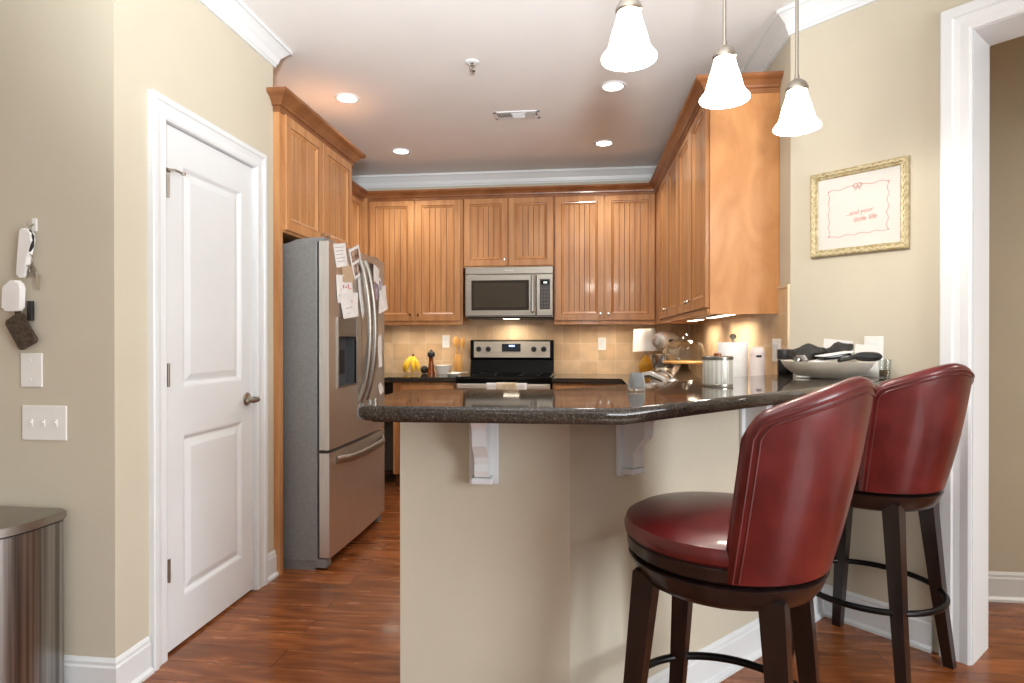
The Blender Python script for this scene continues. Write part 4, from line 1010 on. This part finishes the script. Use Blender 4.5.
def spoon(x, y, z, tx_, ty_, L_, hr, label):
    tp = Vector((x+tx_, y+ty_, z+L_)); bt = Vector((x, y, z))
    t = thing('wooden_spoon', label, 'spoon', (x, y, z), 0, 'wooden spoons in the crock')
    b = MB(); b.tube([bt, bt.lerp(tp, .5), tp], [.005, .006, .007], 8); b.build('handle', M_lwood, t, smooth=True)
    b = MB(); n = 10; d = (tp-bt).normalized()
    path = [tp+d*(.09*i/n-.005) for i in range(n+1)]; b.tube(path, [max(.004, hr*sin(pi*(.06+.94*i/n))**.6) for i in range(n+1)], 12, flat=.4, up0=(0, 1, 0)); b.build('spoon_head', M_lwood, t, smooth=True)
spoon(-1.105, 5.325, CZ+.014, -.012, 0, .24, .030, 'wooden spoon with the roundest head, left in the crock')
spoon(-1.092, 5.335, CZ+.014, .026, -.005, .23, .026, 'wooden spoon leaning right in the crock')
t = thing('spoon_rest', 'white spoon rest lying at the left edge of the range', 'spoon rest', (-1.06, 5.02, CZ))
b = MB(); b.lathe([(0, .004), (.045, 0), (.06, .012), (.066, .022), (.062, .022), (.045, .008), (0, .008)], (-1.075, 5.02, CZ), 28); b.build('dish', M_porc, t, smooth=True)
b = MB(); b.tube([(-1.09, 5.02, CZ+.03), (-1.03, 5.01, CZ+.028), (-.95, 5.0, CZ+.032)], [.012, .006, .006], 8, flat=.5); b.build('ladle', M_porc, t, smooth=True)

# table lamp
LX, LY = .555, 5.26
t = thing('table_lamp', 'small table lamp with tilted white shade and amber glass base', 'lamp', (LX, LY, CZ))
c = (LX, LY, CZ)
b = MB(); b.lathe([(0, 0), (.05, 0), (.055, .01), (.045, .025), (.06, .06), (.062, .09), (.045, .13), (.02, .155), (.014, .17), (0, .17)], c, 28); b.build('base', M_honey, t, smooth=True)
b = MB(); b.lathe([(0, .17), (.008, .17), (.008, .36), (0, .36)], c, 10); b.build('stem', M_nickel, t)
b = MB(); b.X = Matrix.Translation((LX, LY, CZ+.21)) @ Matrix.Rotation(radians(-3), 4, 'Y')
b.lathe([(.112, 0), (.092, .19), (.088, .19), (.108, 0)], (0, 0, 0), 40); b.build('shade', M_lampsh, t, smooth=True)

# stand mixer
SX, SY, SA = .70, 4.95, radians(236)
t = thing('stand_mixer', 'silver stand mixer with steel bowl in the rear corner', 'mixer', (SX, SY, CZ), SA)
X = cab_matrix((SX, SY, CZ), SA)     # local +x: head points forward
M_mix = mat('silver_enamel', S(216,208,198), .25, metal=.6)
b = MB(); b.X = X
b.prism(rounded([(-.13, -.10), (.19, -.10), (.19, .10), (-.13, .10)], [.05, .09, .09, .05]), 0, .035, .01); b.build('base', M_mix, t, smooth=True)
b = MB(); b.X = X; b.tube([(-.075, 0, .03), (-.085, 0, .10), (-.08, 0, .18), (-.07, 0, .24)], [.062, .05, .052, .06], 20); b.build('column', M_mix, t, smooth=True)
b = MB(); b.X = X; b.tube([(-.165, 0, .295), (-.15, 0, .297), (-.10, 0, .30), (-.02, 0, .305), (.06, 0, .305), (.13, 0, .30), (.17, 0, .295), (.185, 0, .293)], [.02, .052, .068, .075, .074, .068, .058, .03], 24); hd = b.build('head', M_mix, t, smooth=True)
b = MB(); b.X = X; b.lathe([(0, 0), (.03, 0), (.03, .012), (0, .014)], (.183, 0, .295), 20, 'x'); b.build('hub_cap', M_chrome, hd, smooth=True)
b = MB(); b.X = X; b.lathe([(0, 0), (.010, 0), (.014, .016), (0, .02)], (.10, 0, .285), 12, 'z'); b.tube([(.12, .06, .30), (.12, .095, .30)], .012, 10); b.build('lock_knob', M_rubber, hd, smooth=True)
b = MB(); b.X = X; b.lathe([(.02, .215), (.022, .24), (0, .24), (0, .12), (.006, .12), (.006, .215), (.02, .215)], (.085, 0, 0), 12); b.build('beater_shaft', M_chrome, hd)
b = MB(); b.X = X; b.lathe([(0, .036), (.05, .036), (.055, .048), (.05, .055), (.075, .075), (.095, .12), (.102, .175), (.104, .19), (.1, .19), (.09, .12), (.07, .08), (0, .07)], (.085, 0, 0), 36); bw = b.build('bowl', M_chrome, t, smooth=True)
b = MB(); b.X = X; b.tube([(.085, .098, .165), (.085, .135, .16), (.085, .14, .12), (.085, .092, .10)], .007, 8); b.build('bowl_handle', M_chrome, bw, smooth=True)

# cake stand with dome
KX, KY = .74, 4.42
t = thing('cake_stand', 'wooden cake stand on a dark pedestal with clear glass dome', 'cake stand', (KX, KY, CZ))
c = (KX, KY, CZ)
M_ped = mat('smoky_pedestal', S(98,80,62), .15)
b = MB(); b.lathe([(0, 0), (.10, 0), (.102, .006), (.085, .035), (.055, .075), (.03, .105), (.026, .13), (.05, .138), (0, .138)], c, 36); b.build('pedestal', M_ped, t, smooth=True)
b = MB(); b.lathe([(0, .138), (.15, .138), (.155, .141), (.155, .149), (.15, .152), (0, .152)], c, 44); b.build('plate', M_lwood, t, smooth=True)
b = MB()
prof = [(r_, z_+.0245) for r_, z_ in [(.138, .129), (.138, .20), (.132, .235), (.115, .262), (.08, .276), (.03, .281), (.012, .283), (.012, .292), (.022, .302), (.024, .314), (.014, .324), (0, .326)]]
b.lathe(prof, c, 44); b.build('glass_dome', M_glass, t, smooth=True)

# kitchen faucet behind the bar (low spout)
FXc, FYc = .36, 2.43
t = thing('kitchen_faucet', 'chrome kitchen faucet just behind the bar, below the mixer', 'faucet', (FXc, FYc, CZ))
c = (FXc, FYc, CZ)
b = MB(); b.lathe([(0, 0), (.032, 0), (.030, .012), (.024, .02), (.023, .10), (.026, .125), (.024, .145), (.012, .158), (0, .16)], c, 28); b.build('body', M_chrome, t, smooth=True)
b = MB(); b.tube([(FXc, FYc, CZ+.11), (FXc-.03, FYc+.03, CZ+.15), (FXc-.075, FYc+.07, CZ+.168), (FXc-.12, FYc+.11, CZ+.158), (FXc-.135, FYc+.125, CZ+.13)], [.016, .015, .014, .014, .015], 12); b.build('spout', M_chrome, t, smooth=True)
b = MB(); b.tube([(FXc, FYc, CZ+.155), (FXc-.02, FYc+.0, CZ+.175), (FXc-.05, FYc-.005, CZ+.19)], [.009, .007, .006], 8, flat=.6); b.build('lever', M_chrome, t, smooth=True)

# glass votive on the bar
b = MB()
c = (.175, 1.835+.06, 1.0672); c = (.17, 1.87, 1.0672)
b.lathe([(0, .0), (.024, .0), (.027, .004), (.0245, .03), (.020, .052), (.017, .055), (.0175, .050), (.021, .03), (.022, .012), (0, .010)], c, 12)
tag(b.build('glass_votive', M_crystal, loc=c), 'small faceted clear glass votive on the bar edge in front of the range corner', 'glass')

# canister candle
c = (.457, 2.085, 1.0672)
t = thing('candle_jar', 'ribbed silvery glass candle jar with metal lid on the bar', 'candle', c)
b = MB()
n = 64; pr_ = [(0, 0), (.047, 0), (.049, .004), (.049, .088), (.047, .090), (0, .09)]
b.lathe(pr_, c, n)
b.build('jar', M_candle, t, smooth=True)
b = MB(); b.lathe([(.0492, .002), (.0505, .003), (.0505, .008), (.0492, .009)], c, 40); b.build('base_band', M_nickel, t, smooth=True)
b = MB(); b.lathe([(0, .09), (.051, .09), (.051, .098), (.047, .101), (0, .102)], c, 40); ld = b.build('lid', mat('pewter', S(120,116,106), .3, metal=.9), t, smooth=True)
b = MB(); b.lathe([(0, .102), (.012, .102), (.013, .110), (0, .112)], c, 20); b.build('lid_knob', mat('copper_knob', S(160,100,72), .35, metal=.8), ld, smooth=True)

# paper towel roll on its stand
c = (.735, 3.02, CZ)
t = thing('paper_towel_holder', 'white paper towel roll on an upright stand behind the bar', 'paper towels', c)
b = MB(); b.lathe([(0, 0), (.075, 0), (.077, .008), (.07, .014), (.006, .016), (.006, .31), (.014, .315), (.016, .328), (.008, .336), (0, .336)], c, 32); b.build('stand', M_nickel, t, smooth=True)
b = MB(); b.lathe([(.02, .017), (.068, .017), (.070, .02), (.070, .292), (.068, .295), (.02, .295), (.02, .017)], c, 40); b.build('roll', M_roll, t, smooth=True)

# blush bottle
c = (.822, 2.925, CZ)
t = thing('plastic_bottle', 'tall blush plastic bottle between the paper towels and the black jar', 'bottle', c)
b = MB(); b.lathe([(0, 0), (.033, 0), (.035, .006), (.035, .225), (.031, .236), (0, .236)], c, 28); b.build('body', M_pinkb, t, smooth=True)
b = MB(); b.lathe([(0, .236), (.033, .236), (.033, .240), (.030, .262), (.024, .272), (0, .273)], c, 28); b.build('cap', M_pinkb, t, smooth=True)
b = MB(); b.box(c[0]-.014, c[1]-.037, CZ+.226, c[0]+.010, c[1]-.030, CZ+.236, .002); b.build('dark_clasp', M_rubber, t)

# black jar on the bar
c = (.915, 2.825, 1.0672)
t = thing('black_jar', 'black glass jar candle standing left of the big bowl', 'jar', c)
b = MB(); b.lathe([(0, 0), (.031, 0), (.033, .004), (.033, .062), (.030, .066), (0, .066)], c, 28); b.build('glass', M_blackg, t, smooth=True)
b = MB(); b.lathe([(0, .068), (.034, .068), (.034, .108), (.031, .112), (0, .112)], c, 28); b.build('lid', M_rubber, t, smooth=True)
b = MB(); b.lathe([(0, .066), (.033, .066), (.033, .069), (0, .069)], c, 28); b.build('silver_band', M_chrome, t, smooth=True)

# big stoneware bowl and what lies in it
BWX, BWY = 1.005, 2.60
c = (BWX, BWY, 1.0672)
b = MB(); b.lathe([(0, .006), (.09, .0), (.098, .002), (.104, .007), (.135, .022), (.158, .042), (.172, .064), (.174, .068), (.169, .068), (.152, .046), (.12, .026), (.06, .016), (0, .014)], c, 56)
tag(b.build('bowl', M_bowl, loc=c, smooth=True), 'wide cream stoneware bowl on the bar heaped with dark belongings', 'bowl')
rx = Vector((q, -q, 0)); ry = Vector((q, q, 0))     # along / into the diagonal wall
cr_ = Vector((cos(yaw), sin(yaw), 0)); cf = Vector((-sin(yaw), cos(yaw), 0))
def inb(a, d, z): return Vector((BWX, BWY, 1.0672+z))+cr_*a+cf*d
def cushion(name, path, radii, flat, m, label, cat, seed=0):
    b = MB(); b.tube(path, radii, 14, flat=flat)
    o = b.build(name, m, loc=tuple(path[len(path)//2]), smooth=True); return tag(o, label, cat)
# folded cloth pieces with creases
def folded(name, a0, a1, d, z0_, zc, h, tilt, label, cat):
    b = MB(); n, m_ = 16, 10; rnd = random.Random(name+label)
    g = []
    for i in range(n+1):
        u = i/n; row = []
        for j in range(m_):
            th_ = 2*pi*j/m_
            rr = 1+.16*sin(3*th_+u*7)+.10*sin(9*u+j)+rnd.uniform(-.05, .05)
            prof = (sin(pi*min(1, .12+.88*u*1.0)) if u < .5 else 1)
            e = max(.35, sin(pi*(.10+.80*u))**.5)
            row.append(b.v(inb(a0+(a1-a0)*u, d+.055*e*rr*cos(th_), max(.035, zc+tilt*(u-.5)+h*e*rr*sin(th_)))))
        g.append(row)
    for A, B in zip(g, g[1:]):
        for j in range(m_): b.f([A[j], A[(j+1) % m_], B[(j+1) % m_], B[j]])
    b.f(list(reversed(g[0]))); b.f(g[-1])
    o = b.build(name, M_cloth, loc=tuple(inb((a0+a1)/2, d, zc)), smooth=True, ang=50); return tag(o, label, cat)
folded('folded_pouch', -.115, .012, .06, .04, .100, .034, .012, 'crumpled charcoal fabric pouch in the left of the big bowl', 'pouch')
folded('folded_pouch', .02, .125, .055, .05, .110, .028, .03, 'crumpled charcoal fabric pouch in the right of the big bowl', 'pouch')
path = [inb(.066+.108*i/10, -.088+.008*i/10, .088) for i in range(11)]
t = thing('hairbrush', 'black oval hairbrush sticking out of the right side of the bowl', 'hairbrush', tuple(path[5]))
b = MB(); b.tube(path, [.012, .019, .023, .025, .026, .026, .026, .025, .024, .020, .010], 14, flat=.75); b.build('brush_head', M_rubber, t, smooth=True)
b = MB(); b.tube([path[0], inb(.03, -.10, .080), inb(-.01, -.112, .074)], [.010, .008, .009], 8); b.build('handle', M_rubber, t, smooth=True)
def strip(name, A, B, w, th, m, label, cat):
    A, B = Vector(A), Vector(B); d = (B-A).normalized(); s_ = d.cross(Vector((0, 0, 1))).normalized(); u = s_.cross(d)
    b = MB(); P = []
    for e in (A, B):
        P.append([e+s_*w/2+u*th/2, e-s_*w/2+u*th/2, e-s_*w/2-u*th/2, e+s_*w/2-u*th/2])
    a = [b.v(p) for p in P[0]]; c_ = [b.v(p) for p in P[1]]
    for i in range(4): b.f([a[i], a[(i+1)%4], c_[(i+1)%4], c_[i]])
    b.f(list(reversed(a))); b.f(c_)
    o = b.build(name, m, loc=tuple((A+B)/2)); return tag(o, label, cat)
strip('envelope', inb(-.085, -.035, .066), inb(.05, -.03, .082), .07, .003, M_paper, 'white envelope lying lower across the bowl front', 'envelope')
strip('envelope', inb(-.055, -.05, .089), inb(.07, -.045, .108), .07, .003, M_paper, 'white envelope lying higher, under the right charcoal pouch', 'envelope')
strip('phone', inb(-.055, -.045, .080), inb(.06, -.04, .097), .068, .008, M_blackg, 'black phone sandwiched between the two envelopes', 'phone')
b = MB(); b.tube([inb(-.13+.02*cos(a*pi/6), -.05+.02*sin(a*pi/6), .078+.012*sin(a*pi/3)) for a in range(12)], .007, 8, closed=True)
tag(b.build('beaded_bracelet', mat('silver_bead', S(150,148,146), .25, metal=.8), loc=tuple(inb(-.13, -.05, .075)), smooth=True), 'silvery bracelet on the left rim inside the bowl', 'bracelet')
c = (.868, 2.57, 1.0672+.005); c = Vector((.905, 2.57, 1.0722))
b = MB(); b.tube([(c[0]+.027*cos(2*pi*i/20), c[1]+.027*sin(2*pi*i/20), c[2]) for i in range(20)], .0045, 8, closed=True)
tag(b.build('bangle', M_porc, loc=tuple(c), smooth=True), 'white bangle lying on the bar at the left of the bowl', 'bracelet')

# papers propped behind the bowl
def propped(name, x0, x1, z1, lean_, m, label, cat, off):
    b = MB(); A = [dpt(x0, -off-lean_), dpt(x1, -off-lean_)]; B = [dpt(x0+.004, -off), dpt(x1-.006, -off)]
    P = [(A[0][0], A[0][1], 1.068), (A[1][0], A[1][1], 1.068), (B[1][0], B[1][1], z1-.012), (B[0][0], B[0][1], z1)]
    n = (-q*.0012, -q*.0012, 0)
    b.poly(P); b.poly([(p[0]+n[0], p[1]+n[1], p[2]) for p in P])
    for i in range(4):
        p, r = P[i], P[(i+1) % 4]; b.poly([p, r, (r[0]+n[0], r[1]+n[1], r[2]), (p[0]+n[0], p[1]+n[1], p[2])])
    bmesh.ops.remove_doubles(b.bm, verts=b.bm.verts[:], dist=.0001)
    return tag(b.build(name, m, loc=(A[0][0], A[0][1], 1.068)), label, cat)
propped('paper_bag', 1.17, 1.255, 1.205, .012, M_paper, 'white paper bag propped against the diagonal wall behind the bowl', 'paper', .012)
propped('paper_sheet', 1.075, 1.17, 1.228, .012, M_paper, 'white sheet standing highest behind the charcoal pouches', 'paper', .003)
c = dpt(1.262, -.045)
t = thing('glass_cup', 'small clear cup holding brown picks, rightmost on the bar', 'cup', (c[0], c[1], 1.0672))
b = MB(); b.lathe([(0, 0), (.020, 0), (.024, .075), (.023, .075), (.0185, .004), (0, .004)], (c[0], c[1], 1.0672), 24); b.build('cup', M_glass, t, smooth=True)
b = MB(); b.lathe([(0, .005), (.018, .005), (.0195, .032), (0, .034)], (c[0], c[1], 1.0672), 20); b.build('contents', mat('brown_contents', S(120,96,66), .6), t, smooth=True)

# ------------------------------------------------------------------ added unseen fill light that brightens the hall
lamp_area('hall_fill', (3.6, 2.0, 2.7), .5, .5, 34, (1, .93, .82))
